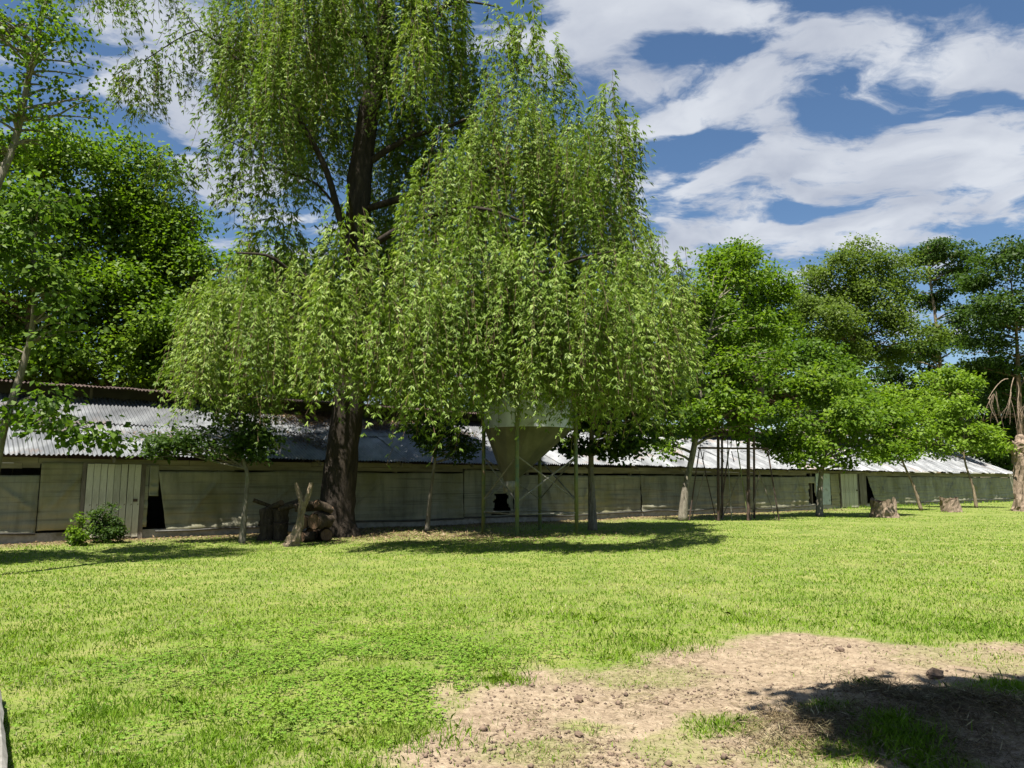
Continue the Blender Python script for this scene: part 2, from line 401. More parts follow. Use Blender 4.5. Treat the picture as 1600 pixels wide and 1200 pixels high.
def height(x, y):
    z = (fbm(x * .35, y * .35, 21, 3) - .5) * .10 * sstep(2, 9, np.hypot(x, y)) * sstep(80, 40, np.hypot(x, y))
    m = soil_mask(x, y) if np.size(x) < 4e5 else 0
    z = z + m * ((fbm(x * 3, y * 3, 41, 3) - .5) * .05 + (fbm(x * 14, y * 14, 47, 3) - .5) * .034)
    for cx, cy, r, h in MOUND:
        q = np.hypot(x - cx, y - cy) / r
        z = z + h * np.exp(-q * q * 2) * (.5 + fbm(x * 9, y * 9, 51, 3))
    return z
def axis(lo, hi, step, far, neg):
    a = list(np.arange(lo, hi + 1e-6, step)); s = step
    x = a[-1]
    while x < far: s *= 1.17; x += s; a.append(x)
    s = step; x = a[0]; pre = []
    while x > neg: s *= 1.17; x -= s; pre.append(x)
    return np.array(pre[::-1] + a)
def build_ground():
    gx = axis(-5.5, 8.5, .05, 1500, -1500); gy = axis(3.6, 9.6, .045, 2000, -600)
    X, Y = np.meshgrid(gx, gy); x = X.ravel(); y = Y.ravel()
    z = height(x, y)
    nx, ny = len(gx), len(gy)
    i = np.arange(nx * ny).reshape(ny, nx)
    Fc = np.stack([i[:-1, :-1], i[:-1, 1:], i[1:, 1:], i[1:, :-1]], -1).reshape(-1, 4)
    m, nt, b = new_mat('lawn_ground')
    s = attr(nt, 'soil'); d = attr(nt, 'dry')
    g1 = noise(nt, 1.1, 6, .6, coord='World'); g2 = noise(nt, 14, 5, .65, coord='World'); g3 = noise(nt, 45, 4, .6, coord='World')
    grass = ramp(nt, g1, [(.3, (.075, .13, .014)), (.5, (.125, .18, .024)), (.68, (.20, .22, .055))])
    grass = mixc(nt, mrange(nt, g2, .4, .65, 0, .6), grass, (.20, .175, .09))
    soil = ramp(nt, g2, [(.28, (.13, .095, .062)), (.5, (.235, .18, .122)), (.7, (.32, .255, .18))])
    soil = mixc(nt, mrange(nt, g3, .55, .7, 0, .55), soil, (.12, .08, .055))
    soil = mixc(nt, mrange(nt, g1, .45, .65, 0, .4), soil, (.33, .26, .18))
    drt = ramp(nt, g2, [(.3, (.09, .065, .035)), (.5, (.17, .125, .07)), (.7, (.26, .21, .12))])
    c = mixc(nt, d, grass, drt); c = mixc(nt, s, c, soil)
    nt.links.new(c, b.inputs['Base Color']); b.inputs['Roughness'].default_value = .95; b.inputs['Specular IOR Level'].default_value = .15
    ad = nt.nodes.new('ShaderNodeMath'); ad.operation = 'ADD'; nt.links.new(g2, ad.inputs[0]); nt.links.new(g3, ad.inputs[1])
    bump(nt, b, ad.outputs[0], .8, .03)
    me = np_mesh('ground', np.stack([x, y, z], 1), Fc, m, attrs={'soil': soil_mask(x, y), 'dry': dry_mask(x, y)}, smooth=True)
    link('ground', me, kind='structure')
build_ground()
def gz(p): return float(height(np.array([p[0]]), np.array([p[1]]))[0])

def kerb():
    a = gnd(7, 1205)[:2]; b = gnd(0, 1100)[:2]; a, b = a - (b - a) * .5, b; d = (b - a) / np.linalg.norm(b - a); n = np.array([-d[1], d[0]])
    mb = MB(); k = 10; V = []
    rr = np.random.default_rng(4)
    for i in range(k + 1):
        p = a + (b - a) * i / k
        for w, z in ((0, -.1), (0, .10), (.02, .12), (.24, .12), (.26, -.1)):
            j = rr.normal(0, .004, 2); q = p + n * (w + j[0]); V.append((q[0], q[1], z + j[1]))
    Fs = [(i * 5 + j, i * 5 + j + 1, i * 5 + j + 6, i * 5 + j + 5) for i in range(k) for j in range(4)] + [(0, 1, 2, 3, 4), tuple(k * 5 + j for j in (4, 3, 2, 1, 0))]
    mb.add(V, Fs); o = mb.obj('kerb', M['concrete_old'], kind='structure')
kerb()

# ------------------------------------------------------------------ shed
S0, S1 = -7.0, 70.0
EAVE_Y, EAVE_Z, TOP_Y, TOP_Z = -.55, 2.30, 4.35, 4.30
def build_shed():
    sh = empty('poultry_shed', (WP[0], WP[1], 0), math.atan2(WD[1], WD[0]),
               'long low poultry shed with corrugated metal roof and dirty cloth side curtains', 'shed')
    rr = np.random.default_rng(11)
    # inside and far side
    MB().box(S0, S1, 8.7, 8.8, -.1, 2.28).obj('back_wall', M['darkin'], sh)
    MB().box(S1 - .1, S1, .1, 8.69, -.1, 2.28).obj('end_wall', M['board'], sh)
    MB().box(S0, S0 + .1, .1, 8.69, -.1, 2.28).obj('end_wall', M['board'], sh)
    MB().box(S0, S1, 0, .14, -.2, .24).obj('base_wall', M['concrete'], sh)
    # posts, beam
    s = S0 + .3
    while s < S1:
        MB().box(s - .06, s + .06, .02, .14, .24, 2.12).obj('post', M['timber'], sh); s += 3.05
    for i in range(20):
        a = S0 + i * (S1 - S0) / 20; b = a + (S1 - S0) / 20 - .01; dz = rr.uniform(-.015, .015)
        MB().box(a, b, -.03 + rr.uniform(-.01, .01), .10, 2.10 + dz, 2.25 + dz).obj('eave_beam', M['board'], sh)
    # roof: rafters, then sheets one by one
    mb = MB(); s = S0 + .3
    sl = (TOP_Z - EAVE_Z) / (TOP_Y - EAVE_Y)
    while s < S1:
        for sgn in (0, 1):
            pts = [(EAVE_Y + .1, EAVE_Z - .05), (TOP_Y, TOP_Z - .05)]
            if sgn: pts = [(8.9 - p[0], p[1]) for p in pts]
            (y0, z0), (y1, z1) = pts
            V = [(s + dx, y, z + dz) for y, z in ((y0, z0), (y1, z1)) for dx, dz in ((-.03, -.12), (.03, -.12), (.03, 0), (-.03, 0))]
            mb.add(V, [(0, 1, 2, 3), (7, 6, 5, 4), (0, 4, 5, 1), (1, 5, 6, 2), (2, 6, 7, 3), (3, 7, 4, 0)])
        s += 3.05
    roof = mb.obj('roof', M['timber'], sh)
    ang = math.atan(sl); L = math.hypot(TOP_Y - EAVE_Y, TOP_Z - EAVE_Z)
    pitch, nc = .112, 8
    def sheet(Ln, seed, name, mat):
        q = np.random.default_rng(seed); k = nc * 8 + 4; rows = 5; V = []
        dent = q.normal(0, .012, (rows, 5)); 
        for r_ in range(rows):
            t = r_ / (rows - 1)
            for i in range(k + 1):
                x = i * pitch / 8
                V.append((x, t * Ln, .023 * math.sin(2 * math.pi * x / pitch) + float(np.interp(x / (nc * pitch), np.linspace(0, 1, 5), dent[r_]))))
        return MB().add(V, [(r_ * (k + 1) + i, r_ * (k + 1) + i + 1, (r_ + 1) * (k + 1) + i + 1, (r_ + 1) * (k + 1) + i) for r_ in range(rows - 1) for i in range(k)]).mesh(name, mat, True)
    low = [sheet(L * .54, i, 'roof_sheet', M['zinc']) for i in range(5)]
    up = [sheet(L * .50, 20 + i, 'roof_sheet', M['zinc']) for i in range(5)]
    w = nc * pitch; n = int((S1 - S0) / w)
    for i in range(n):
        for row, ms in ((0, low), (1, up)):
            o = link('roof_sheet', ms[int(rr.integers(5))], roof)
            t0 = (0 if row == 0 else L * .5) + rr.normal(0, .025)
            s_ = S0 + i * w
            far = .5 + .5 * math.tanh((s_ - 24) / 8)
            o.location = (s_, EAVE_Y + t0 * math.cos(ang), EAVE_Z + t0 * math.sin(ang) + .02 + .006 * (i % 2) + .03 * row + rr.normal(0, .006)
                          + .05 * math.sin(s_ * .35) * .5)
            o.rotation_euler = (ang + rr.normal(0, .004), 0, rr.normal(0, .004))
    # far slope as one sheet run seen only as an edge
    mb = MB(); mb.add([(S0, 8.9 - TOP_Y, TOP_Z), (S1, 8.9 - TOP_Y, TOP_Z), (S1, 8.9 - EAVE_Y, EAVE_Z), (S0, 8.9 - EAVE_Y, EAVE_Z)], [(0, 1, 2, 3)])
    mb.obj('rear_roof_slope', M['rust_sheet'], roof)
    # raised ridge cap
    cap = MB(); s = S0 + .3
    while s < S1:
        cap.box(s - .04, s + .04, 4.28, 4.36, TOP_Z - .1, 4.72); cap.box(s - .04, s + .04, 4.54, 4.62, TOP_Z - .1, 4.72); s += 3.05
    cap.box(S0, S1, 4.42, 4.48, 4.70, 4.76)
    MB().box(S0, S1, 4.385, 4.40, TOP_Z - .05, 4.71).obj('gap_shade_board', M['darkin'], sh)  # added dark board standing in for the shade under the raised cap
    ridge = cap.obj('ridge_vent', M['timber'], sh)
    cl = [sheet(1.05, 40 + i, 'ridge_sheet', M['rust_sheet']) for i in range(3)]
    a2 = .14
    for i in range(n):
        o = link('ridge_sheet', cl[i % 3], ridge); o.location = (S0 + i * w, 3.55, 4.66 + .006 * (i % 2) + rr.normal(0, .012)); o.rotation_euler = (a2, 0, rr.normal(0, .008))
    for i in range(n):
        o = link('ridge_sheet', cl[i % 3], ridge); o.location = (S0 + (i + 1) * w, 5.35, 4.66 + .006 * (i % 2)); o.rotation_euler = (a2, 0, math.pi)
    # ---- curtains
    def curtain(pa, pb, zb=.22, zt=1.93, mat='curtain', y0=-.05, seed=0, amp=.06, cut=None, tilt=0, roll=True, name='curtain', slack=1.0, label=None):
        a = wall_s(pa); b = wall_s(pb); nxx = max(6, int((b - a) / .07)); nzz = 26
        S, Z = np.meshgrid(np.linspace(a, b, nxx + 1), np.linspace(0, 1, nzz + 1)); t = Z
        sag = (fbm(S * .5, S * 0 + seed, seed, 3) - .5) * .22
        zbot = zb + sag; ztop = zt + (fbm(S * .8, S * 0 + 3, seed + 5, 2) - .5) * .07
        z = zbot + (ztop - zbot) * t
        bag = (1 - t) ** 1.2
        y = y0 - amp * slack * (fbm(S * 1.2, z * 4.5, seed + 1, 4) - .45) * 2.0 * (.45 + .5 * bag) - .06 * bag * (fbm(S * .7, z * .8, seed + 2, 2)) \
            - amp * .8 * np.sin(S * 9 + 5 * fbm(S, z, seed + 4) + z * 3.0) * (fbm(S * .4, z * .5, seed + 8, 2) - .3) \
            - .02 * np.sin(z * 26 + 3 * fbm(S * .4, z, seed + 6)) * bag
        # diagonal tension folds from the hung corners
        for k in range(max(1, int((b - a) / 1.3))):
            q = np.random.default_rng(seed * 31 + k); cs = q.uniform(a, b); sl_ = q.uniform(-1.4, 1.4)
            dd = (S - cs) - sl_ * (z - q.uniform(.5, 1.6)); y -= .085 * np.exp(-(dd / .07) ** 2) * sstep(.15, .6, t) * sstep(1.0, .6, t)
        y = np.minimum(y, -.012)
        x = S + tilt * (1 - t) * np.exp(-(S - a) / .5)
        V = np.stack([x.ravel(), y.ravel(), z.ravel()], 1)
        i = np.arange((nxx + 1) * (nzz + 1)).reshape(nzz + 1, nxx + 1)
        Fc = np.stack([i[:-1, :-1], i[:-1, 1:], i[1:, 1:], i[1:, :-1]], -1).reshape(-1, 4)
        if cut:
            cen = V[Fc].mean(1); keep = np.ones(len(Fc), bool)
            for c in cut:
                ca, cb = wall_s(c[0]), wall_s(c[1]); mid = (ca + cb) / 2; hw = (cb - ca) / 2
                n_ = (vnoise(cen[:, 2] * 6, cen[:, 2] * 0, seed + 9) - .5) * .18
                taper = c[4] if len(c) > 4 else 0
                ww = hw * (1 - taper * sstep(c[2], c[3], cen[:, 2]))
                keep &= ~((np.abs(cen[:, 0] - mid + taper * hw * .5 + n_) < ww) & (cen[:, 2] > c[2]) & (cen[:, 2] < c[3]))
            Fc = Fc[keep]
        o = link(name, np_mesh(name, V, Fc, M[mat], smooth=True), sh)
        md = o.modifiers.new('thick', 'SOLIDIFY'); md.thickness = .004
        if label: o['label'] = label
        if roll:
            k = np.linspace(0, nxx, max(4, int((b - a) / .8))).astype(int)
            P = np.stack([S[0, k], y[0, k] - .015, z[0, k]], 1)
            MB().tube(P, .032, 7).obj('curtain_roll', M['pipe'], sh, True)
    def upper(pa, pb, seed, mat='board', z0=1.9, z1=2.11):
        a, b = wall_s(pa), wall_s(pb); q = np.random.default_rng(seed)
        while a < b:
            c = min(b, a + q.uniform(2.2, 3.6)); dz = q.normal(0, .01)
            MB().box(a + .004, c - .004, -.028, -.006, z0 + .07 + dz, z1 - .004 + dz).obj('upper_board', M[mat], sh); a = c
    curtain(-420, 57, seed=1, zt=1.78); upper(-420, 57, 1)
    curtain(58.5, 126, seed=2, zt=2.14, zb=.28, mat='tarp', roll=False, slack=.7, name='tarp_panel', label='yellowish mildewed tarp panel beside the white plank door')
    curtain(243, 536, seed=3, tilt=.3, slack=1.3); upper(236, 536, 3)
    curtain(222, 229, seed=14, zt=2.10, zb=.35, roll=False, name='tarp_panel')
    curtain(229.3, 244.5, seed=15, zt=2.08, zb=1.22, roll=False, name='tarp_panel')
    curtain(537, 722, seed=4, slack=.9); upper(537, 722, 4)
    curtain(723, 800, seed=5, zt=2.05, cut=[(770, 797, .32, 1.15, .3)], label='stained curtain with a large dark tear behind the feed bin')
    curtain(801, 1000, seed=6, zt=1.9); upper(801, 1000, 6)
    curtain(1001, 1275, seed=7, zt=1.9, slack=1.1, cut=[(1264, 1276, .35, 1.5, .3)], label='grey curtain torn open at its far end'); upper(1001, 1262, 7)
    curtain(1299, 1312, seed=8, zt=2.1, mat='tarp', roll=False, name='tarp_panel')
    curtain(1357, 1600, seed=9, zt=1.95, tilt=.9); upper(1350, 1585, 9)
    # pale panel next to the tear
    MB().box(wall_s(1276.5), wall_s(1298.5), -.04, -.01, .26, 2.09).obj('panel', M['bluepanel'], sh)
    # doors
    def door(pa, pb, z0, z1, npl, mat, seed, label):
        a, b = wall_s(pa), wall_s(pb); q = np.random.default_rng(seed)
        mb = MB(); mb.box(a + .03, b - .03, -.055, -.02, .45, .57); mb.box(a + .03, b - .03, -.055, -.02, 1.6, 1.72)
        d = mb.obj('door', M['timber'], sh); d['label'] = label
        w_ = (b - a) / npl
        for i in range(npl):
            yy = -.078 + q.normal(0, .004); zz = z0 + abs(q.normal(0, .02))
            pm = MB().box(-w_ / 2 + .007, w_ / 2 - .007, 0, .022, zz, z1 + q.normal(0, .006))
            o = pm.obj('plank', M[mat], d); o.location = (a + w_ * (i + .5), yy, 0); o.rotation_euler = (q.normal(0, .004), q.normal(0, .003), q.normal(0, .012))
        MB().box(b - .17, b - .06, -.115, -.082, 1.04, 1.12).obj('latch', M['rust'], d)
        MB().box(a - .10, a - .005, -.09, .02, 0, 2.12).obj('door_post', M['timber'], sh)
        MB().box(b + .005, b + .12, -.09, .02, 0, 2.12).obj('door_post', M['timber'], sh)
    door(130, 216, .05, 2.1, 8, 'white_plank', 5, 'peeling white plank door')
    door(1315, 1340, .05, 2.1, 9, 'white_plank', 6, 'pale narrow plank door near the stumps')
    MB().box(wall_s(1344.5), wall_s(1355), -.05, -.02, .1, 2.1).obj('panel', M['timber'], sh)
    return sh
build_shed()

# ------------------------------------------------------------------ foliage
def unit(v): return v / (np.linalg.norm(v, axis=-1, keepdims=True) + 1e-9)
def leaf_mesh(name, P, D, N, Ln, Wd, mat, rnd):
    D = unit(D); S = unit(np.cross(D, N)); Nn = np.cross(S, D)
    Ln = Ln[:, None]; Wd = Wd[:, None]
    fold = Nn * Wd * .18
    V = np.stack([P, P + D * Ln * .42 + S * Wd * .5 + fold, P + D * Ln, P + D * Ln * .42 - S * Wd * .5 + fold], 1).reshape(-1, 3)
    Fc = np.arange(len(V)).reshape(-1, 4)
    return np_mesh(name, V, Fc, mat, rnd=rnd)

def limb_tubes(mb, A, B, r0, r1, rr, seg=5, n=5, sag=.1):
    A = np.asarray(A); B = np.asarray(B); d = B - A; ln = np.linalg.norm(d)
    t = np.linspace(0, 1, seg)[:, None]
    up = np.array([0, 0, 1.0]); side = rr.normal(0, 1, 3)
    P = A + d * t + up * (np.sin(t * math.pi) * ln * sag) + side * np.sin(t * math.pi * 1.5) * ln * .04
    mb.tube(P, np.linspace(r0, r1, seg), n, cap=False)

def tree(name, label, path, blobs, nclus, per, ll, lw, mat, bmat, seed, clus=.45, flat=.55, droop=.25, gap=.0, group=None, nbr=60, cat='tree', brr=.03, sides=8, wob=.06, extra=None, zmin=.5):
    """path: rows (x,y,z,r); blobs: (center, (rx,ry,rz), weight)"""
    rr = np.random.default_rng(seed); path = np.asarray(path, float)
    base = path[0, :3].copy(); root = empty(name, base, 0, label, cat, group)
    sp = spline(path, max(8, len(path) * 5)); sp[:, 3] = np.maximum(sp[:, 3], .004)
    mb = MB(); mb.tube(sp[:, :3] - base, sp[:, 3], sides, wob=wob, seed=seed)
    ws = np.array([b[2] for b in blobs], float); ws /= ws.sum()
    which = rr.choice(len(blobs), nclus * 2, p=ws)
    bc = np.array([b[0] for b in blobs]); br = np.array([b[1] for b in blobs])
    npf = 16                                     # rounded sub-crowns of every limb
    pu = unit(rr.normal(0, 1, (len(blobs), npf, 3))); pr = rr.uniform(.45, .95, (len(blobs), npf, 1)); ps = rr.uniform(.20, .40, (len(blobs), npf, 1))
    pid = rr.integers(0, npf, nclus * 2)
    u = unit(rr.normal(0, 1, (nclus * 2, 3))); rad = rr.uniform(0, 1, nclus * 2) ** (1 / 3.2)
    C = bc[which] + br[which] * (pu[which, pid] * pr[which, pid] + u * rad[:, None] * ps[which, pid])
    g = np.sin(C[:, 0] * 1.3 + seed) + np.sin(C[:, 1] * 1.1 + seed * 1.7) + np.sin(C[:, 2] * 1.7 + seed * .6 + C[:, 0] * .5)
    keep = (g > -1.6 + gap * 2.2) & (C[:, 2] > zmin); C = C[keep][:nclus]
    # limbs
    pick = rr.permutation(len(C))[:nbr]
    for c in C[pick]:
        dz = c[2] - sp[:, 2]; hd = np.hypot(sp[:, 0] - c[0], sp[:, 1] - c[1])
        cost = np.where(dz > .15 * hd, hd * 1.0 + dz * .6, 1e3 + abs(dz)); j = int(np.argmin(cost)); j = max(j, int(len(sp) * .25))
        r0 = min(sp[j, 3] * .55, brr * 2.2)
        limb_tubes(mb, sp[j, :3] - base, c - base, r0, r0 * .2, rr, sag=.06)
    mb.obj('trunk', M[bmat], root, True)
    n = len(C); cs = clus * rr.uniform(.6, 1.35, n); cnt = np.maximum(6, (per * rr.uniform(.5, 1.4, n)).astype(int))
    idx = np.repeat(np.arange(n), cnt); m = len(idx)
    off = rr.normal(0, 1, (m, 3)); ol = np.linalg.norm(off, axis=1, keepdims=True); off = off / ol * np.minimum(ol, 1.9) * np.array([1, 1, flat]) * .62
    P = C[idx] + off * cs[idx][:, None]
    bl = np.array([blobs[w][0] for w in which])[keep][:nclus][idx]
    out = unit(P - bl)
    D = unit(off * np.array([1, 1, .4]) + rr.normal(0, .55, (m, 3)) + np.array([0, 0, -droop]))
    Nn = unit(np.array([0, 0, .8]) + out * .7 + rr.normal(0, .55, (m, 3)))
    sz = rr.uniform(.65, 1.3, m)
    crown = link('crown', leaf_mesh('crown', P - base, D, Nn, ll * sz, lw * sz, M[mat], np.clip(rr.normal(.45, .2, m) + (rr.uniform(0, 1, n)[idx] - .5) * .35, 0, 1)), root)
    if extra: extra(root, base, rr)
    return root

def blob(px, py, Y, rx, ry, depth=None, w=None):
    c = at(px, py, Y); k = Y / F
    d = depth if depth is not None else rx * k * .9
    return (c, (rx * k, d, ry * k), w if w is not None else rx * ry * 1.0)
def trunk_px(pts, Y, r, base_gnd=True):
    """pixel polyline -> rows with radius in metres, first point on the ground"""
    rows = []
    for i, (px, py) in enumerate(pts):
        y = Y[i] if isinstance(Y, (list, tuple)) else Y
        p = at(px, py, y); rows.append([*p, r[i]])
    rows = np.array(rows)
    if base_gnd: rows[0, 2] = gz(rows[0]) - .08
    return rows

# ---- the weeping willow
def willow():
    rr = np.random.default_rng(77)
    b = gnd(527, 838); Y0 = b[1]
    root = empty('weeping_willow', (b[0], b[1], 0), 0, 'large weeping willow with dark furrowed trunk and long trailing branches', 'tree')
    k = Y0 / F
    tp = [(525, 845, .78), (524, 815, .60), (528, 770, .50), (536, 700, .47), (543, 640, .45), (550, 540, .43), (555, 430, .41), (560, 330, .39), (566, 250, .35), (575, 180, .32), (590, 120, .27), (600, 60, .22), (598, -30, .17), (605, -120, .12), (612, -200, .06)]
    P = np.array([[*at(x, y, Y0), r] for x, y, r in tp]); P[0, 2] = -.12
    mb = MB(); sp = spline(P, 56); mb.tube(sp[:, :3] - b, sp[:, 3], 18, wob=.13, seed=3)
    def limb(pts, r0, r1, n=14):
        rows = np.array([[*at(x, y, d), r0 + (r1 - r0) * i / (len(pts) - 1)] for i, (x, y, d) in enumerate(pts)]); rows[:, 3] *= .8
        s_ = spline(rows, n); mb.tube(s_[:, :3] - b, np.maximum(s_[:, 3], .01), 8, cap=True, wob=.06, seed=int(pts[-1][0]))
    limb([(588, 125, Y0), (570, 60, 22), (540, 50, 21.5), (522, 22, 21), (505, -40, 20.5)], .19, .07)
    limb([(552, 420, Y0), (528, 330, 21.8), (508, 262, 21.5), (470, 190, 21), (442, 150, 20.8), (402, 112, 20.5)], .16, .05)
    limb([(545, 350, Y0), (500, 292, 22), (470, 277, 22), (430, 262, 22), (370, 226, 22), (350, 220, 22)], .06, .012)
    limb([(600, 70, Y0), (650, 55, 22.5), (672, 35, 22.5), (695, 10, 22.5), (730, 3, 22.8), (775, 10, 23)], .14, .03)
    limb([(566, 260, Y0), (640, 215, 22.3), (720, 190, 22.3), (800, 140, 22.3)], .15, .025)
    limb([(560, 330, Y0), (660, 300, 21.6), (760, 270, 21), (860, 220, 21.5), (910, 190, 22)], .15, .02)
    limb([(556, 400, Y0), (640, 350, 20.5), (740, 325, 19), (830, 350, 18)], .15, .025)
    limb([(554, 430, Y0), (680, 410, 21), (820, 430, 20), (900, 405, 19), (960, 392, 18.8)], .13, .02)
    limb([(549, 520, Y0), (490, 440, 21), (455, 425, 20.5), (420, 400, 20), (370, 395, 20)], .13, .03)
    limb([(549, 500, Y0), (488, 475, 20.4), (460, 460, 20.2), (440, 455, 20)], .08, .02)
    limb([(552, 430, Y0), (550, 350, 20), (545, 300, 18.8)], .15, .03)
    limb([(508, 262, 21.5), (430, 120, 21), (330, 60, 20.8), (300, 30, 20.5)], .06, .012)
    limb([(440, 150, 20.8), (330, 60, 20.5), (300, 50, 20.4), (240, 85, 20.3), (225, 95, 20.2)], .045, .008)
    limb([(598, -20, Y0), (560, -120, 22), (480, -150, 21), (420, -110, 21)], .12, .03)
    limb([(600, 0, Y0), (640, -120, 22.5), (700, -150, 22.5), (745, -30, 23)], .1, .03)
    # furrowed bark ridges as shallow strips following the trunk
    mb.obj('trunk', M['bark_willow'], root, True)
    clumps = [  # px, top, bottom, half width, depth, strands factor
        (370, 385, 680, 95, 20, 1.2), (430, 315, 600, 75, 22, 1), (300, 470, 640, 52, 20.6, 0.8), (400, 470, 690, 60, 19.4, 1), (455, 500, 660, 40, 21, 0.8),
        (545, 285, 656, 58, 16.9, 1.3), (590, 370, 669, 48, 17.4, 1), (530, 420, 654, 45, 16.4, 1),
        (650, 290, 704, 66, 17.6, 1.2), (700, 190, 520, 76, 19.6, 1.2), (750, 265, 674, 76, 17, 1.2), (680, 400, 694, 62, 16.4, 1.1), (730, 430, 704, 55, 16.6, 1),
        (820, 325, 664, 68, 16.4, 1.2), (872, 380, 654, 66, 16.2, 1.2), (955, 365, 694, 66, 17, 1.2), (1025, 350, 620, 55, 19.8, 1), (1055, 400, 674, 32, 18.6, 0.8), (900, 450, 674, 55, 16.8, 1), (985, 450, 704, 50, 17.8, 0.9),
        (800, 95, 360, 82, 21, 1), (880, 130, 410, 60, 21.5, 0.9), (950, 108, 420, 38, 22, 0.8), (980, 190, 330, 24, 22, 0.6), (850, 45, 220, 44, 22, 0.7), (925, 270, 480, 78, 20.4, 0.9), (985, 290, 430, 30, 21, 0.5), (825, -20, 160, 30, 22, 0.6),
        (775, 0, 220, 50, 23, 0.8), (735, 60, 260, 40, 23, 0.6), (760, 160, 420, 60, 20.8, 0.9),
        (400, -90, 160, 78, 21, 1.1), (352, 10, 215, 42, 21.5, 0.9), (480, -110, 220, 78, 20.4, 1.1), (430, 100, 330, 66, 20.6, 1), (520, -160, 130, 80, 20.2, 1), (600, -220, 90, 95, 22, 1), (675, -160, 200, 62, 22.4, 1), (655, 90, 360, 45, 24, 0.7),
        (480, 190, 350, 52, 22.8, 0.6), (500, 90, 330, 70, 25, 0.7), (625, 140, 420, 70, 25, 0.8), (565, 300, 600, 90, 25.5, 0.9), (640, 420, 660, 90, 23.5, 1), (800, 420, 640, 110, 22, 1), (930, 450, 660, 90, 22.5, 0.9),
        (228, 75, 200, 44, 20.4, 0.7), (200, 100, 190, 26, 20.2, 0.5), (268, 70, 165, 30, 20.5, 0.6), (160, -90, 60, 80, 19, 0.9), (240, -110, 45, 50, 20, 0.7),
        (330, 208, 330, 46, 22, 0.45), (275, 225, 330, 40, 22, 0.45), (390, 235, 370, 52, 22, 0.5), (440, 270, 400, 40, 22, 0.5),
        (790, 470, 672, 60, 17.2, 1), (850, 470, 668, 55, 16.8, 1), (620, 470, 668, 45, 17.6, .9), (910, 500, 680, 50, 17.4, .9), (1010, 480, 700, 45, 18.4, .9), (470, 380, 600, 50, 20, .8), (330, 420, 672, 50, 19.2, .9),
        (420, -20, 330, 80, 24, .9), (560, -60, 330, 80, 24.6, .9), (690, 0, 360, 60, 24.2, .9), (800, 140, 460, 90, 23.6, 1), (900, 190, 470, 70, 23.6, 1), (960, 230, 480, 45, 23, .8), (990, 330, 600, 60, 22, .9), (740, 260, 620, 80, 23, 1), (840, 300, 620, 80, 23, 1.1), (930, 330, 620, 80, 23, 1), (480, 350, 620, 80, 23.4, .9), (380, 400, 620, 80, 23, .9), (640, 250, 600, 60, 23.6, .9), (1030, 400, 640, 45, 22.4, .8), (470, 0, 300, 60, 23, .7),
        (225, 60, 195, 36, 20.4, .6), (285, 20, 130, 34, 20.4, .6), (310, -20, 90, 40, 20.6, .6), (640, -60, 250, 60, 21.4, .8), (560, 20, 180, 40, 20.6, .5), (850, 180, 420, 60, 20.4, .8), (960, 150, 300, 30, 21.4, .7), (1000, 160, 260, 14, 21.6, .4), (1065, 380, 600, 26, 19.6, .7)]
    PP = []; DD = []; RN = []; LN = []; OUT = []; SV = []; SF = []; nv = 0
    qq = np.random.default_rng(5)
    clumps = [(a, b_, c_, d * (.9 if e < 21.9 else 1), e, f * (.72 if e < 20 and c_ > 560 else .9)) for a, b_, c_, d, e, f in clumps]
    # long narrow cascades hanging clear of the mass
    for px in (512, 538, 572, 606, 640, 668, 706, 742, 772, 812, 846, 880, 918, 952, 990, 1028, 1056, 330, 362, 398, 432):
        front = 16.4 if 500 < px < 960 else 18.2
        top = qq.uniform(300, 430) if px > 500 else qq.uniform(390, 470)
        clumps.append((px + qq.normal(0, 5), top, qq.uniform(615, 672), qq.uniform(17, 28), front + qq.uniform(-.7, .9), .85))
    for px, t0, t1 in ((700, 200, 420), (760, 150, 400), (830, 120, 360), (900, 140, 380), (945, 120, 330), (380, 20, 200), (440, 0, 260), (500, -20, 200), (650, 0, 200)):
        clumps.append((px, t0, t1, qq.uniform(18, 28), 19.6 + qq.uniform(-.5, .8), .8))
    for px, top, bot, hw, Y, fct in clumps:
        if bot > 560: bot += 14
        ct = at(px, top, Y); cb_ = at(px, bot, Y); Rm = hw * Y / F; H = ct[2] - cb_[2]
        ns = int(fct * 1.3 * (26 + 26 * Rm * Rm + 9 * Rm * H))
        tint = rr.normal(0, .10)
        for _ in range(ns):
            a = rr.uniform(0, 2 * math.pi); r = rr.uniform(0, 1) ** .38; r *= rr.uniform(.85, 1.12)
            oxy = np.array([math.cos(a), math.sin(a)]) * r * Rm
            tier = rr.uniform(0, 1) ** 1.5 * .62
            z0 = ct[2] - H * .30 * r * r - tier * H + rr.normal(0, .15)
            zend = cb_[2] + H * (abs(rr.normal(0, .14)) + .10 * r + .05 * math.sin(a * 3 + px))
            Ls = min(max(.5, (z0 - zend) * rr.uniform(.6, 1.0)), 4.2)
            bk = 1.0 if Y < 21.9 else 1.45
            ntf = max(3, int(Ls / (.175 * bk))); uu = np.linspace(0.02, 1, ntf)
            od = np.array([math.cos(a), math.sin(a)]) * (.35 * r + .06); sw = rr.normal(0, .10, 2)
            arch = .20 * (1 - np.exp(-uu * 9)) * min(1, Ls / 2)
            x = ct[0] + oxy[0] * .78 + od[0] * (1 - np.exp(-3 * uu * Ls / 1.5)) + sw[0] * uu ** 2 * Ls
            y = ct[1] + oxy[1] * .78 + od[1] * (1 - np.exp(-3 * uu * Ls / 1.5)) + sw[1] * uu ** 2 * Ls
            z = z0 - Ls * uu + arch
            P_ = np.stack([x, y, z], 1)
            taz = a + rr.normal(0, .9, ntf)                     # every side shoot carries a small drooping spray
            TD = np.stack([np.cos(taz), np.sin(taz), -rr.uniform(.2, .7, ntf)], 1)
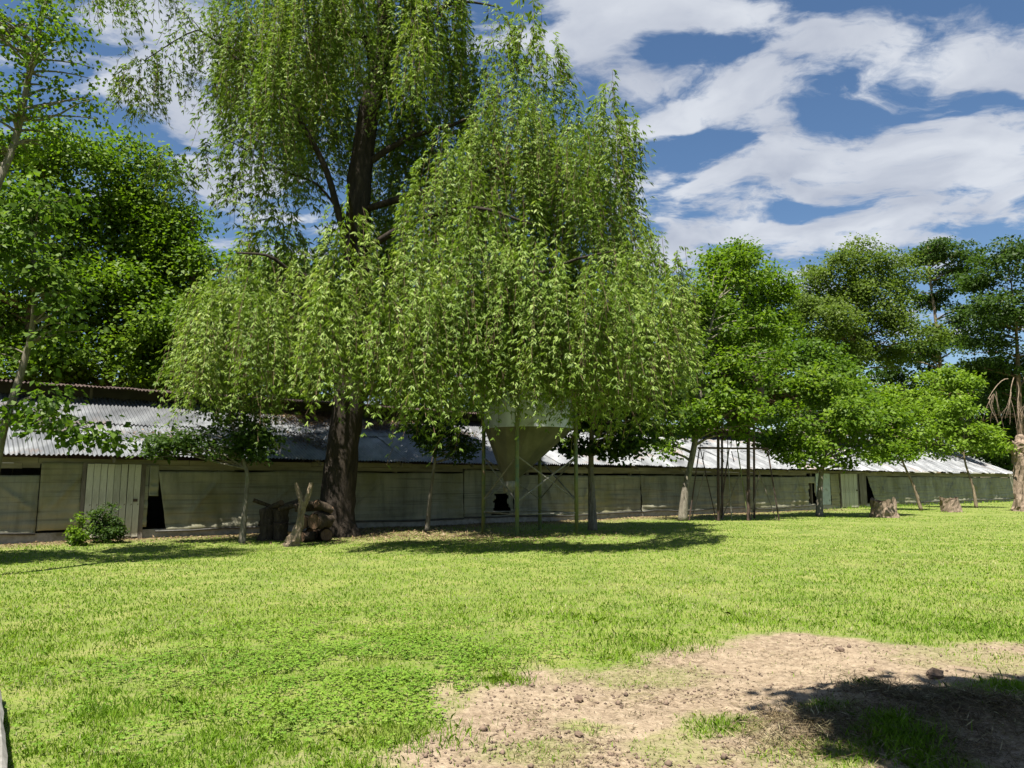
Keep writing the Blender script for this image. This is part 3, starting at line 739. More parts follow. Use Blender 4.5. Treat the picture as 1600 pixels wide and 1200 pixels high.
            K = 5; tl = rr.uniform(.03, .12, ntf) * bk
            kk = np.tile(np.arange(K) / K, ntf); ti = np.repeat(np.arange(ntf), K); nl = len(ti)
            PL = P_[ti] + TD[ti] * (tl[ti] * kk)[:, None] + rr.normal(0, .012, (nl, 3))
            la = taz[ti] + rr.normal(0, .75, nl)
            D_ = np.stack([np.cos(la), np.sin(la), -rr.uniform(.35, 1.5, nl)], 1)
            PP.append(PL); DD.append(D_); LN.append(bk * rr.uniform(.10, .195, nl) * (1 - .25 * uu[ti]))
            OUT.append(np.stack([np.cos(taz[ti]) * (.35 + .55 * r), np.sin(taz[ti]) * (.35 + .55 * r), np.zeros(nl)], 1))
            RN.append(np.clip(.42 + tint + rr.normal(0, .13, nl) + rr.normal(0, .08) + rr.normal(0, .12, ntf)[ti], 0, 1))
            nl = ntf
            if rr.uniform() < .5: continue
            st = P_[np.linspace(0, nl - 1, 4).astype(int)]; w_ = .006
            for q in st: SV += [q + [w_, 0, 0], q + [-w_ * .5, w_ * .9, 0], q + [-w_ * .5, -w_ * .9, 0]]
            for i in range(3):
                for j in range(3): SF.append((nv + i * 3 + j, nv + i * 3 + (j + 1) % 3, nv + i * 3 + 3 + (j + 1) % 3, nv + i * 3 + 3 + j))
            nv += 12
    P = np.vstack(PP) - b; D = np.vstack(DD); LN = np.concatenate(LN); RN = np.concatenate(RN); n = len(P)
    Nn = unit(rr.normal(0, .38, (n, 3)) + np.array([0, 0, .7]) + np.vstack(OUT))
    link('crown', leaf_mesh('crown', P, D, Nn, LN, LN * .26, M['willow'], RN), root)
    link('trailing_twigs', np_mesh('trailing_twigs', np.array(SV) - b, np.array(SF), M['bark_brown']), root, kind='stuff')
    print('WILLOW leaves', n)
willow()

# ---- trees behind the shed, left side
GL = 'trees behind the shed'
def far_tree(lbl, base_px, Y, pts, blobs, n, per, mat, seed, ll=.2, lw=.13, clus=.8, bm='bark_brown', rad=.28, gap=0, **kw):
    b = at(base_px, 700, Y); p = [[b[0], b[1], gz(b) - .1, rad * 1.25]]
    for i, (x, y) in enumerate(pts):
        p.append([*at(x, y, Y), rad * (1 - .8 * (i + 1) / len(pts))])
    return tree('leafy_tree', lbl, p, blobs, n, per, ll, lw, mat, bm, seed, clus=clus, gap=gap, group=None, nbr=50, brr=.07, **kw)
far_tree('dense green tree behind the shed, rising beyond the slender leaning tree', 40, 30, [(45, 560), (50, 400), (60, 260)],
         [blob(30, 440, 30, 130, 180), blob(100, 280, 30, 85, 95), blob(0, 300, 30, 100, 110), blob(60, 590, 30, 130, 60)], 620, 66, 'green_b', 101)
far_tree('bright green tree behind the shed above the white plank door', 165, 32, [(170, 560), (175, 420), (180, 300)],
         [blob(170, 420, 32, 110, 170), blob(200, 285, 32, 75, 85), blob(150, 570, 31, 120, 70), blob(230, 500, 31, 90, 120)], 620, 66, 'green_b', 102)
far_tree('dense tree behind the shed roof, half hidden by the hanging willow branches', 300, 33, [(300, 560), (300, 430), (300, 340)],
         [blob(300, 460, 33, 100, 130), blob(260, 370, 33, 70, 75), blob(400, 480, 34, 90, 120), blob(330, 580, 32, 110, 60), blob(430, 590, 33, 100, 60)], 620, 66, 'green_b', 103)
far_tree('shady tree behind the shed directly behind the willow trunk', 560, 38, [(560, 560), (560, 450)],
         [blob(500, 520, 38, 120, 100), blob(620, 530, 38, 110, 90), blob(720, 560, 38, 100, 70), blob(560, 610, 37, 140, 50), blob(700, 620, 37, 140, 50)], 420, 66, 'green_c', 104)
# right side, beyond the shed
far_tree('pointed bright green tree behind the shed beside the willow', 1160, 60, [(1160, 560), (1160, 460), (1158, 400)],
         [blob(1150, 470, 60, 55, 85), blob(1158, 400, 60, 30, 24), blob(1205, 480, 60, 40, 75), (blob(1120, 520, 60, 50, 60))], 300, 90, 'green_b', 105, ll=.28, lw=.20, clus=1.1)
far_tree('big rounded olive green tree behind the shed', 1335, 72, [(1335, 600), (1338, 500), (1340, 430)],
         [blob(1335, 475, 72, 85, 75, 7), blob(1300, 440, 72, 55, 45, 5), blob(1375, 430, 72, 55, 42, 5), blob(1290, 530, 70, 60, 70, 6), blob(1390, 530, 70, 60, 60, 6), blob(1250, 480, 73, 40, 55, 5), blob(1340, 395, 72, 30, 16, 3)], 560, 75, 'green_d', 106, ll=.28, lw=.20, clus=1.1)
far_tree('open airy dark tree with a pale bare stem behind the shed', 1462, 84, [(1470, 600), (1462, 500), (1452, 430), (1450, 385)],
         [blob(1440, 392, 84, 40, 22, 4), blob(1485, 400, 84, 45, 26, 4), blob(1470, 450, 84, 50, 26, 4), blob(1500, 510, 84, 40, 30, 4), blob(1450, 540, 84, 40, 30, 4)], 230, 80, 'green_c', 107, ll=.32, lw=.22, clus=1.0, bm='bark_pale', gap=.35, flat=.3)
def dead_limbs(root, base, rr):
    mb = MB()
    for (x0, y0, x1, y1) in [(1575, 592, 1546, 622), (1584, 590, 1578, 625), (1590, 600, 1592, 640), (1600, 590, 1606, 640)]:
        a = at(x0, y0, 63); c = at(x1, y1, 62.5); limb_tubes(mb, a - base, c - base, .045, .028, rr, seg=6, sag=.15)
        for k in range(9):
            e = at(x1 + rr.normal(0, 11), y1 + rr.uniform(15, 62), 62.5 + rr.normal(0, .8)); s_ = c + (a - c) * rr.uniform(0, .4)
            limb_tubes(mb, s_ - base, e - base, .022, .006, rr, seg=6, sag=.03)
    mb.obj('dead_branch', M['bark_dead'], root, True, label='bare grey dead branches hanging under the crown')
far_tree('tall dark green tree with bare dead branches hanging at its foot, beyond the shed end', 1592, 66, [(1592, 620), (1588, 520), (1580, 440)],
         [blob(1570, 430, 66, 55, 38, 5), blob(1600, 400, 66, 50, 30, 5), blob(1560, 500, 66, 60, 40, 6), blob(1620, 480, 66, 60, 60, 6), blob(1545, 560, 68, 60, 35, 5), blob(1640, 580, 68, 60, 40, 5), blob(1580, 620, 70, 60, 50, 5), blob(1620, 690, 70, 60, 50, 5), blob(1560, 680, 74, 50, 40, 5), blob(1560, 400, 66, 12, 26, 3)], 560, 75, 'green_c', 108, ll=.28, lw=.20, clus=1.1, flat=.3, gap=.1, extra=dead_limbs)
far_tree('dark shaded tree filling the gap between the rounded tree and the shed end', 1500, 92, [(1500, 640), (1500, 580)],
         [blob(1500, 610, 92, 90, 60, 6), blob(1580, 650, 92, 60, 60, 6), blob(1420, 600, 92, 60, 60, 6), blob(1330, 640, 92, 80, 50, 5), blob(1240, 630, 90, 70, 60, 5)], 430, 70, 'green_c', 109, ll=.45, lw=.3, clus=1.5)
far_tree('light green tree with upright sprays just behind the shed roof', 1470, 66, [(1470, 640), (1475, 600)],
         [blob(1478, 605, 62, 38, 38, 3), blob(1440, 640, 62, 40, 36, 3), blob(1380, 640, 62, 60, 40, 3)], 200, 60, 'green_e', 110, ll=.3, lw=.18, clus=.8, rad=.18, gap=.1)
far_tree('mid green tree behind the shed, seen between the willow and the rusty tank', 1250, 56, [(1245, 640), (1245, 560)],
         [blob(1240, 580, 56, 70, 60, 4), blob(1200, 600, 56, 60, 60, 4), blob(1300, 610, 56, 60, 50, 4), blob(1110, 600, 54, 70, 70, 4)], 330, 70, 'green_a', 111, ll=.3, lw=.2, clus=1.0)
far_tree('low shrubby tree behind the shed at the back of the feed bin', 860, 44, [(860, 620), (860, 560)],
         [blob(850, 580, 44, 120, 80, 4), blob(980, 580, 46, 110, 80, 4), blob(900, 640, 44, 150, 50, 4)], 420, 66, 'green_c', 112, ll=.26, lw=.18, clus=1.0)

far_tree('dark low tree standing beyond the far end of the shed', 1590, 96, [(1590, 690), (1590, 650)],
         [blob(1580, 690, 96, 50, 50, 6), blob(1640, 690, 96, 60, 60, 6), blob(1530, 680, 98, 50, 40, 6), blob(1700, 700, 96, 60, 60, 6)], 260, 70, 'green_c', 113, ll=.5, lw=.34, clus=1.6)
# ---- near trees left
tree('slender_tree', 'slender leaning tree with heart shaped leaves in front of the shed\'s corner', trunk_px([(-30, 880), (2, 685), (30, 592), (52, 500), (53, 395), (62, 300)], 15.5, [.10, .085, .075, .055, .035, .006]),
     [blob(70, 470, 15.5, 85, 70), blob(50, 380, 15.5, 80, 60), blob(60, 315, 15.5, 50, 40), blob(60, 640, 15, 55, 40, w=2600), blob(120, 670, 14.8, 45, 22, w=1500), blob(30, 560, 15.5, 70, 50, w=1500), blob(150, 690, 14.8, 40, 14, w=700)],
     160, 20, .15, .115, 'green_a', 'bark_grey', 201, clus=.38, gap=.3, droop=.6, nbr=90, brr=.012)
tree('poplar_tree', 'tall thin tree with small rounded leaves reaching up beside the willow\'s outer branches', trunk_px([(-60, 900), (-45, 560), (-20, 340), (22, 225), (45, 120), (72, 0), (85, -90)], [12.6, 12.6, 12.8, 13, 13, 13, 13], [.12, .10, .08, .06, .05, .035, .015]),
     [blob(60, 60, 13, 110, 90), blob(20, 200, 13, 80, 80), blob(110, 150, 13, 60, 50, w=2200), blob(60, -60, 13, 120, 70), blob(-20, 320, 13, 60, 60, w=1500)],
     200, 26, .085, .075, 'green_b', 'bark_grey', 202, clus=.32, gap=.35, droop=.5, nbr=120, brr=.014)
# pale bare sapling stem by the wall
sp_ = gnd(-2, 836)
tree('bare_sapling', 'thin pale bare stem in front of the grey curtain next to the tarp panel', [[*sp_[:2], -.05, .022], [*at(10, 790, sp_[1]), .02], [*at(21, 730, sp_[1]), .016], [*at(28, 708, sp_[1]), .012], [*at(36, 690, sp_[1] - .1), .005]],
     [blob(36, 690, sp_[1], 14, 12)], 10, 9, .12, .085, 'green_a', 'bark_pale', 203, clus=.2, nbr=8, brr=.008)
# saplings along the shed
def sap(lbl, pts, base, rad, blobs, n, per, mat, seed, ll=.13, lw=.075, clus=.32, bm='bark_grey', name='young_tree', **kw):
    g = gnd(*base); Y = g[1]
    p = [[g[0], g[1], gz(g) - .06, rad * 1.25]] + [[*at(x, y, Y), rad * (1 - .75 * (i + 1) / len(pts))] for i, (x, y) in enumerate(pts)]
    bl = [blob(x, y, Y + dy, rx, ry) for x, y, rx, ry, dy in blobs]
    return tree(name, lbl, p, bl, n, per, ll, lw, mat, bm, seed, clus=clus, **kw)
sap('many stemmed young tree between the white plank door and the log pile', [(382, 800), (386, 740), (372, 700), (362, 660)], (378, 849), .085,
    [(330, 690, 75, 28, 0), (270, 690, 45, 18, -.3), (400, 690, 40, 40, 0), (360, 640, 60, 40, .3), (250, 705, 24, 12, -.3)], 190, 26, 'green_c', 211, gap=.15, flat=.4, nbr=60, brr=.02)
sap('thin straight sapling with small dark crown between willow trunk and feed bin', [(672, 780), (678, 730), (684, 690), (690, 650)], (667, 830), .075,
    [(690, 690, 42, 36, 0), (725, 700, 25, 18, 0), (665, 660, 40, 30, 0)], 130, 26, 'green_c', 212, nbr=40, brr=.02)
sap('dark straight stemmed maple beside the feed bin', [(924, 760), (924, 690), (928, 620), (930, 540)], (926, 828), .135,
    [(950, 640, 75, 55, 0), (1010, 650, 60, 50, 0), (900, 600, 60, 60, .6), (890, 690, 26, 26, .4), (980, 560, 80, 70, .5), (960, 700, 55, 20, -.2), (1040, 600, 50, 70, .8)], 420, 34, 'green_c', 213, ll=.17, lw=.13, nbr=70, brr=.03)
sap('leaning bright green tree in front of the shed beside the rusty stand', [(1072, 760), (1086, 690), (1092, 640), (1100, 560), (1120, 470)], (1066, 814), .17,
    [(1130, 480, 70, 80, .5), (1100, 600, 70, 55, 0), (1160, 590, 60, 55, 0), (1060, 650, 55, 45, 0), (1130, 660, 70, 36, -.4), (1045, 700, 22, 20, -.2), (1170, 430, 35, 45, .5), (1190, 520, 40, 60, .5), (1080, 540, 40, 60, .4)], 460, 34, 'green_b', 214, ll=.2, lw=.13, clus=.42, nbr=90, brr=.035)
sap('low broad tree with a forked trunk in front of the torn curtain', [(1281, 770), (1284, 735), (1292, 700), (1300, 650), (1305, 600)], (1280, 807), .16,
    [(1300, 650, 95, 65, 0), (1240, 670, 60, 45, 0), (1370, 660, 55, 45, .4), (1280, 600, 60, 40, .3), (1290, 705, 80, 24, -.5), (1200, 690, 34, 24, -.2), (1375, 705, 36, 20, -.3)], 440, 36, 'green_b', 215, ll=.2, lw=.13, clus=.45, nbr=90, brr=.035)
sap('small pale stemmed sapling leaning towards the stump, in front of the shed', [(1428, 760), (1412, 725), (1400, 690), (1392, 655)], (1440, 798), .09,
    [(1395, 690, 42, 30, 0), (1370, 715, 24, 14, 0), (1425, 670, 34, 32, .3), (1390, 650, 40, 28, .3)], 130, 32, 'green_e', 216, ll=.22, lw=.12, clus=.42, bm='bark_pale', nbr=40, brr=.025)
sap('small bright yellowish green sapling in front of the shed near the broken trunk', [(1520, 760), (1508, 722), (1506, 690), (1508, 650)], (1526, 794), .09,
    [(1500, 680, 52, 30, 0), (1460, 700, 30, 22, 0), (1540, 690, 32, 22, 0), (1500, 640, 36, 24, .3), (1548, 665, 26, 8, 0), (1470, 655, 30, 20, .2)], 170, 34, 'green_e', 217, ll=.24, lw=.12, clus=.45, bm='bark_pale', nbr=40, brr=.025)
# fork of the broad tree is a limb of its trunk; shrubs by the plank door
def shrub(lbl, px, py, h, w, n, mat, seed, ll=.08, lw=.05):
    g = gnd(px, py)
    p = [[g[0], g[1], gz(g) - .03, .012], [g[0], g[1], h * .5, .008], [g[0], g[1], h * .8, .004]]
    return tree('shrub', lbl, p, [((g[0], g[1], h * .5), (w, w * .8, h * .5), 1), ((g[0] + w * .3, g[1], h * .3), (w * .9, w * .8, h * .3), .6), ((g[0] - w * .3, g[1], h * .35), (w * .8, w * .8, h * .33), .6)], n, 18, ll, lw, mat, 'bark_brown', seed, clus=.12, nbr=14, brr=.006, cat='shrub', zmin=.06)
_t = tree
shrub('rounded dark green shrub against the white plank door', 165, 849, 1.0, .42, 170, 'green_c', 221)
shrub('smaller light green leafy plant at the edge of the plank door', 121, 854, .85, .19, 60, 'green_b', 222)

# shade trees standing outside the picture
tree('shade_tree', 'leafy tree whose shade falls on the lawn before the tarp panel', [[-15.2, 13.0, -.1, .2], [-15.0, 13.2, 2.2, .17], [-14.2, 13.8, 4.2, .12], [-13.2, 14.3, 5.8, .05]],
     [((-11.9, 13.4, 6.2), (2.1, 1.5, 1.1), 1.2), ((-14.2, 13.4, 5.8), (2.0, 1.6, 1.3), .7)], 200, 42, .15, .11, 'green_a', 'bark_grey', 232, clus=.42, gap=-.4, nbr=40, brr=.03)
tree('shade_tree', 'leafy tree whose shade falls across the bare soil', [[5.9, -1.2, -.1, .22], [5.7, -1.0, 2.5, .18], [5.0, .2, 4.6, .14], [3.4, 1.8, 6.4, .06]],
     [((1.1, 1.75, 6.4), (.75, .75, .4), .45), ((2.0, 2.2, 6.5), (1.25, .95, .55), 1.0), ((3.9, 2.3, 6.8), (1.6, 1.15, .8), 1.2), ((5.8, 1.2, 6.9), (1.8, 1.5, 1.2), .9), ((2.9, 1.2, 6.8), (1.5, .9, .6), .8)], 460, 56, .17, .12, 'green_a', 'bark_grey', 231, clus=.4, nbr=50, brr=.03)


# ------------------------------------------------------------------ feed bin
def feed_bin():
    fl = gnd(808, 838); fr = gnd(903, 834)
    v = fr[:2] - fl[:2]; v = v / np.linalg.norm(v) * 2.15; w = np.array([-v[1], v[0]])
    A = fl[:2]; Bq = A + v; Cq = A + v + w; Dq = A + w; c = (A + Cq) / 2
    root = empty('feed_bin', (c[0], c[1], 0), 0, 'galvanised feed bin with a slanting hopper on four tall green legs', 'silo')
    rad = 1.44; zr = 3.30
    n = 28
    mb = MB(); mb.lathe([(rad, zr + 1.25 * i) for i in range(4)], n)
    cyl = mb.obj('bin_body', M['bin_zinc'], root, True)
    for i in range(4):
        q = MB(); z = zr + 1.25 * i; q.lathe([(rad + .003, z - .03), (rad + .03, z - .03), (rad + .03, z + .03), (rad + .003, z + .03)], n); q.obj('band', M['bin_zinc'], cyl)
    MB().lathe([(rad + .05, zr + 3.74), (.35, zr + 4.5), (.3, zr + 4.6), (.0, zr + 4.65)], n).obj('bin_roof', M['bin_zinc'], root, True)
    ap = at(797, 758, c[1] - .1)
    hp = MB(); sh = np.array([ap[0] - c[0], ap[1] - c[1]]); prof = []; shf = []
    for i in range(6):
        t = i / 5; prof.append((rad * (1 - t) + .2 * t - .004, zr * (1 - t) + 1.62 * t)); shf.append(tuple(sh * t))
    hp.lathe(prof, 12, shift=shf); h = hp.obj('hopper', M['hopper'], root)
    MB().lathe([(.2, 1.63), (.22, 1.6), (.22, 1.3), (.19, 1.28)], 14, c=tuple(sh)).obj('outlet', M['steel'], h, True)
    legs = [p - c for p in (A, Bq, Cq, Dq)]
    for p in legs:
        g = gz(p + c); mb = MB()
        mb.tube([(p[0], p[1], g - .1), (p[0], p[1], 2), (p[0], p[1], zr + 2.4)], .062, 8); lg = mb.obj('leg', M['legpaint'], root, True)
        u = -p / np.linalg.norm(p)
        for z in (zr + .1, zr + 1.3):
            b0 = (p[0], p[1], z); b1 = (u[0] * .12 + p[0], u[1] * .12 + p[1], z); MB().bar(b0, b1, .025).obj('bracket', M['steel'], lg)
    for i in range(4):
        a, b = legs[i], legs[(i + 1) % 4]
        for za, zb in ((2.38, 1.02), (1.02, 2.38)):
            MB().bar((a[0], a[1], za), (b[0], b[1], zb), .024).obj('brace', M['steel'], root)
        MB().bar((a[0], a[1], .64), (b[0], b[1], .64), .022).obj('rail', M['steel'], root)
feed_bin()

# ------------------------------------------------------------------ rusty stand with tank
def stand():
    Y = 31.2; k = Y / F
    root = empty('rusty_stand', (at(1146, 800, Y)[0], Y, 0), 0, 'rusty steel frame stand carrying a rusted tank among the leaves', 'stand')
    o = np.array([at(1146, 800, Y)[0], Y, 0])
    def P(px, py, dy=0):
        q = at(px, py, Y + dy) - o; return q
    def G(px, dy=0): q = P(px, 800, dy); q[2] = gz(q + o) - .05; return q
    def post(px, top, r, mat, name='post', dy=0): MB().tube([G(px, dy), P(px, top, dy)], [r, r], 6).obj(name, M[mat], root)
    post(1122, 640, .062, 'rust'); post(1169, 640, .075, 'rust'); post(1128, 640, .05, 'rust', dy=1.5); post(1178, 640, .05, 'rust', dy=1.5)
    MB().bar(P(1090, 700), P(1200, 701), .045).obj('cross_beam', M['rust'], root)
    MB().bar(P(1096, 699, 1.5), P(1196, 701, 1.5), .03).obj('cross_beam', M['rust'], root)
    for a, b, r, m, dy in [((1093, 700), 1076, .028, 'rust', 0), ((1199, 700), 1217, .03, 'rust', 0), ((1136, 700), 1143, .022, 'steel', .1), ((1139, 702), 1123, .03, 'rust', .2), ((1152, 700), 1169, .025, 'legpaint', .1),
                           ((1094, 700), 1119, .022, 'rust', .3), ((1102, 735), 1079, .025, 'timber', .5), ((1158, 735), 1126, .022, 'timber', .6), ((1187, 738), 1172, .025, 'timber', .4), ((1185, 735), 1213, .018, 'timber', .5)]:
        MB().bar(P(a[0], a[1], dy), G(b, dy), r).obj('strut', M[m], root)
    for x0, y0, x1, y1 in [(1131, 672, 1128, 702), (1137, 672, 1137, 702), (1144, 668, 1142, 702), (1148, 668, 1152, 702), (1094, 672, 1094, 700), (1100, 706, 1098, 722), (1126, 705, 1131, 722), (1143, 705, 1147, 722)]:
        MB().bar(P(x0, y0, .05), P(x1, y1, .05), .018).obj('rod', M['rust'], root)
    cx = P(1158, 640, .7); prof = [(.18, 3.7), (.22, 3.72), (.95, 4.55), (.98, 4.55), (.98, 6.1), (.3, 6.5), (.0, 6.52)]
    MB().lathe(prof, 22, c=(cx[0], cx[1])).obj('tank', M['rust'], root)
    for i in range(3): MB().lathe([(.985, 4.6 + i * .7), (1.0, 4.6 + i * .7), (1.0, 4.66 + i * .7), (.985, 4.66 + i * .7)], 22, c=(cx[0], cx[1])).obj('band', M['rust'], root)
stand()

# ------------------------------------------------------------------ stumps, logs, dead wood
def log_mesh(mb, P, r, n=16, wob=.09, seed=0): return mb.tube(P, r, n, cap=False, wob=wob, seed=seed)
def stump(lbl, px, py, w, h, lean, seed, bm='bark_dead'):
    g = gnd(px, py); z = gz(g); rr = np.random.default_rng(seed)
    root = empty('tree_stump', (g[0], g[1], z), 0, lbl, 'stump')
    n = 22; V = []; rows = 7
    for i in range(rows):
        t = i / (rows - 1)
        for k in range(n):
            a = 2 * math.pi * k / n
            r = w * (.5 + .10 * (1 - t) ** 2) * (1 + .07 * math.sin(3 * a + seed) + .05 * math.sin(7 * a + seed * 2) + rr.uniform(-.06, .06))
            zt = -.05 + t * (h + .05) + (t > .9) * (rr.uniform(-.09, .10) * h + .10 * h * math.sin(2 * a + seed))
            V.append((r * math.cos(a) + lean * t, r * math.sin(a), zt))
    MB().add(V, [(i * n + k, i * n + (k + 1) % n, (i + 1) * n + (k + 1) % n, (i + 1) * n + k) for i in range(rows - 1) for k in range(n)]).obj('bark', M[bm], root)
    V2 = []; 
    for q in range(3):
        for k in range(n):
            a = 2 * math.pi * k / n; rr_ = w * .47 * (1 - .33 * q); V2.append((rr_ * math.cos(a) + lean, rr_ * math.sin(a), h * .90 - .14 * h * q + rr.uniform(-.05, .05) * h))
    V2.append((lean, 0, h * .62))
    MB().add(V2, [(i * n + k, i * n + (k + 1) % n, (i + 1) * n + (k + 1) % n, (i + 1) * n + k) for i in range(2) for k in range(n)] + [(2 * n + k, 2 * n + (k + 1) % n, 3 * n) for k in range(n)]).obj('cut_top', M['wood_cut'], root)
stump('large weathered stump with a ragged hollow top near the narrow plank door', 1380, 808, 1.02, .80, 0, 3)
stump('smaller grey stump leaning in the grass between the two pale saplings', 1487, 800, .86, .72, -.12, 8)

def broken_trunk():
    g = gnd(1597, 799); Y = g[1]
    root = empty('broken_trunk', (g[0], g[1], 0), 0, 'tall gnarled broken off tree trunk at the shed\'s end', 'tree trunk')
    P = np.array([[*at(1596, 806, Y), .42], [*at(1596, 780, Y), .36], [*at(1597, 740, Y), .36], [*at(1596, 715, Y), .42], [*at(1595, 703, Y), .50], [*at(1597, 692, Y), .44], [*at(1594, 684, Y), .26], [*at(1592, 679, Y), .10]])
    P[0, 2] = -.1; s_ = spline(P, 30); mb = MB(); mb.tube(s_[:, :3] - g, s_[:, 3], 20, wob=.3, seed=5); mb.obj('trunk', M['bark_dead'], root)
    q = MB(); rr = np.random.default_rng(1)
    for a, b in [((1586, 700), (1578, 690)), ((1602, 700), (1609, 690))]:
        limb_tubes(q, at(*a, Y) - g, at(*b, Y - .2) - g, .2, .12, rr, n=8)
    q.obj('branch_stub', M['bark_dead'], root, True)
    n = 60; c = at(1576, 697, Y - .3) - g; P_ = c + rr.normal(0, 1, (n, 3)) * np.array([.28, .2, .12])
    link('leaf_spray', leaf_mesh('leaf_spray', P_, rr.normal(0, 1, (n, 3)) + [0, 0, -.3], rr.normal(0, .4, (n, 3)) + [0, 0, 1], np.full(n, .26), np.full(n, .12), M['green_e'], rr.uniform(0, 1, n)), root)
broken_trunk()

def leaning_branch():
    g = gnd(456, 852); Y = g[1]
    root = empty('dead_branch', (g[0], g[1], 0), 0, 'pale forked dead branch standing upright in front of the log pile', 'branch')
    P = np.array([[*at(452, 858, Y), .20], [*at(460, 842, Y), .17], [*at(467, 822, Y), .10], [*at(471, 800, Y), .085], [*at(473, 786, Y), .095], [*at(466, 770, Y), .06], [*at(463, 754, Y), .04]])
    P[0, 2] = -.06; s_ = spline(P, 26); mb = MB(); mb.tube(s_[:, :3] - g, s_[:, 3], 14, wob=.34, seed=2); mb.obj('stem', M['bark_pale'], root)
    P = np.array([[*at(473, 792, Y), .085], [*at(480, 778, Y), .07], [*at(485, 762, Y), .06], [*at(487, 754, Y), .055]]); s_ = spline(P, 12)
    MB().tube(s_[:, :3] - g, s_[:, 3], 10, wob=.24, seed=4).obj('fork', M['bark_pale'], root)
leaning_branch()

def logs():
    rr = np.random.default_rng(9); Y = 20.6
    G = 'short logs piled beside the willow trunk'
    # (px, py of centre bottom, length, radius, yaw, pitch upright?)
    L = [(437, 846, .50, .20, 'up'), (415, 846, .46, .21, 'up'), (494, 848, .5, .19, 75), (480, 846, .45, .14, 60), (508, 847, .55, .17, 110), (500, 828, .6, .22, 70), (437, 822, .42, .21, 'up'), (416, 822, .40, .19, 'up'), (474, 824, .55, .18, 100),
         (446, 806, .85, .10, 14), (424, 800, .75, .09, -28), (484, 806, .8, .10, 24), (420, 796, .85, .05, 32), (468, 794, .9, .07, -12), (455, 792, .7, .05, 40), (505, 812, .5, .12, 50)]
    names = {0: 'upright log round standing on the ground in the pile by the willow trunk', 1: 'upright log round stacked on another in the pile by the willow trunk', 2: 'log lying at the bottom of the pile against the willow trunk',
             3: 'log lying on the lower logs of the pile against the willow trunk', 4: 'thin weathered branch piece thrown on top of the log pile'}
    for i, (px, py, ln, r, yaw) in enumerate(L):
        c = at(px, py, Y + rr.uniform(-.25, .35))
        lvl = 0 if py >= 840 else (1 if py >= 815 else 2)
        kind = (1 if lvl else 0) if yaw == 'up' else 2 + lvl
        root = empty('log' if kind < 4 else 'branch_piece', (c[0], c[1], 0), 0, names[kind], 'log' if kind < 4 else 'branch', G + (', upright' if yaw == 'up' else ', lying') + ', tier %s' % ('low', 'middle', 'top')[lvl])
        z0 = [0, .34, .80][lvl] + (.10 if py < 798 else 0)
        if yaw == 'up':
            if lvl: z0 = .44
            A = np.array([0, 0, z0 - .03]); B = np.array([rr.normal(0, .06), rr.normal(0, .05), z0 + ln])
        else:
            d = np.array([math.cos(R(yaw)), math.sin(R(yaw)), (rr.uniform(-.45, .45) if lvl == 2 else rr.uniform(-.06, .06))]) * ln / 2; A = np.array([0, 0, z0 + r]) - d; B = np.array([0, 0, z0 + r]) + d
        t = np.linspace(0, 1, 6)[:, None]; P = A * (1 - t) + B * t
        MB().tube(P, r * (1 + .06 * np.sin(t[:, 0] * 9 + i)), 14, cap=False, wob=.2, seed=i).obj('bark', M['bark_log'], root, True)
        for end, dr in ((A, A - B), (B, B - A)):
            dr = dr / np.linalg.norm(dr); MB().tube([end - dr * .04, end - dr * .004], [r * .93, r * .9], 14, wob=.05, seed=i).obj('cut_end', M['wood_cut'], root)
logs()

# ------------------------------------------------------------------ ground cover
def scatter_polar(n, dmin, dmax, rr, power=1.0, spread=.86):
    """points in front of the viewpoint, thinning out with distance"""
    u = rr.uniform(0, 1, n)
    if power == 1.0: d = dmin * (dmax / dmin) ** u
    else: d = (dmin ** (1 - power) + u * (dmax ** (1 - power) - dmin ** (1 - power))) ** (1 / (1 - power))
    a = rr.uniform(-1, 1, n) * spread
    return d * a, d
def blades(name, x, y, h, w, lean, mat, rr, rnd, seg2=True):
    n = len(x); z = height(x, y) - .006
    az = rr.uniform(0, 2 * math.pi, n); la = rr.uniform(0, 2 * math.pi, n)
    sx, sy = np.cos(az) * w / 2, np.sin(az) * w / 2
    lx, ly = np.cos(la) * lean * h, np.sin(la) * lean * h
    b0 = np.stack([x - sx, y - sy, z], 1); b1 = np.stack([x + sx, y + sy, z], 1)
    m0 = np.stack([x - sx * .8 + lx * .35, y - sy * .8 + ly * .35, z + h * .6], 1); m1 = np.stack([x + sx * .8 + lx * .35, y + sy * .8 + ly * .35, z + h * .6], 1)
    tp = np.stack([x + lx, y + ly, z + h * np.sqrt(np.maximum(.15, 1 - .45 * lean ** 2))], 1)
    V = np.stack([b0, b1, m1, tp, m0], 1).reshape(-1, 3)
    Fc = np.arange(n * 5).reshape(-1, 5)
    return np_mesh(name, V, Fc, mat, rnd=rnd)
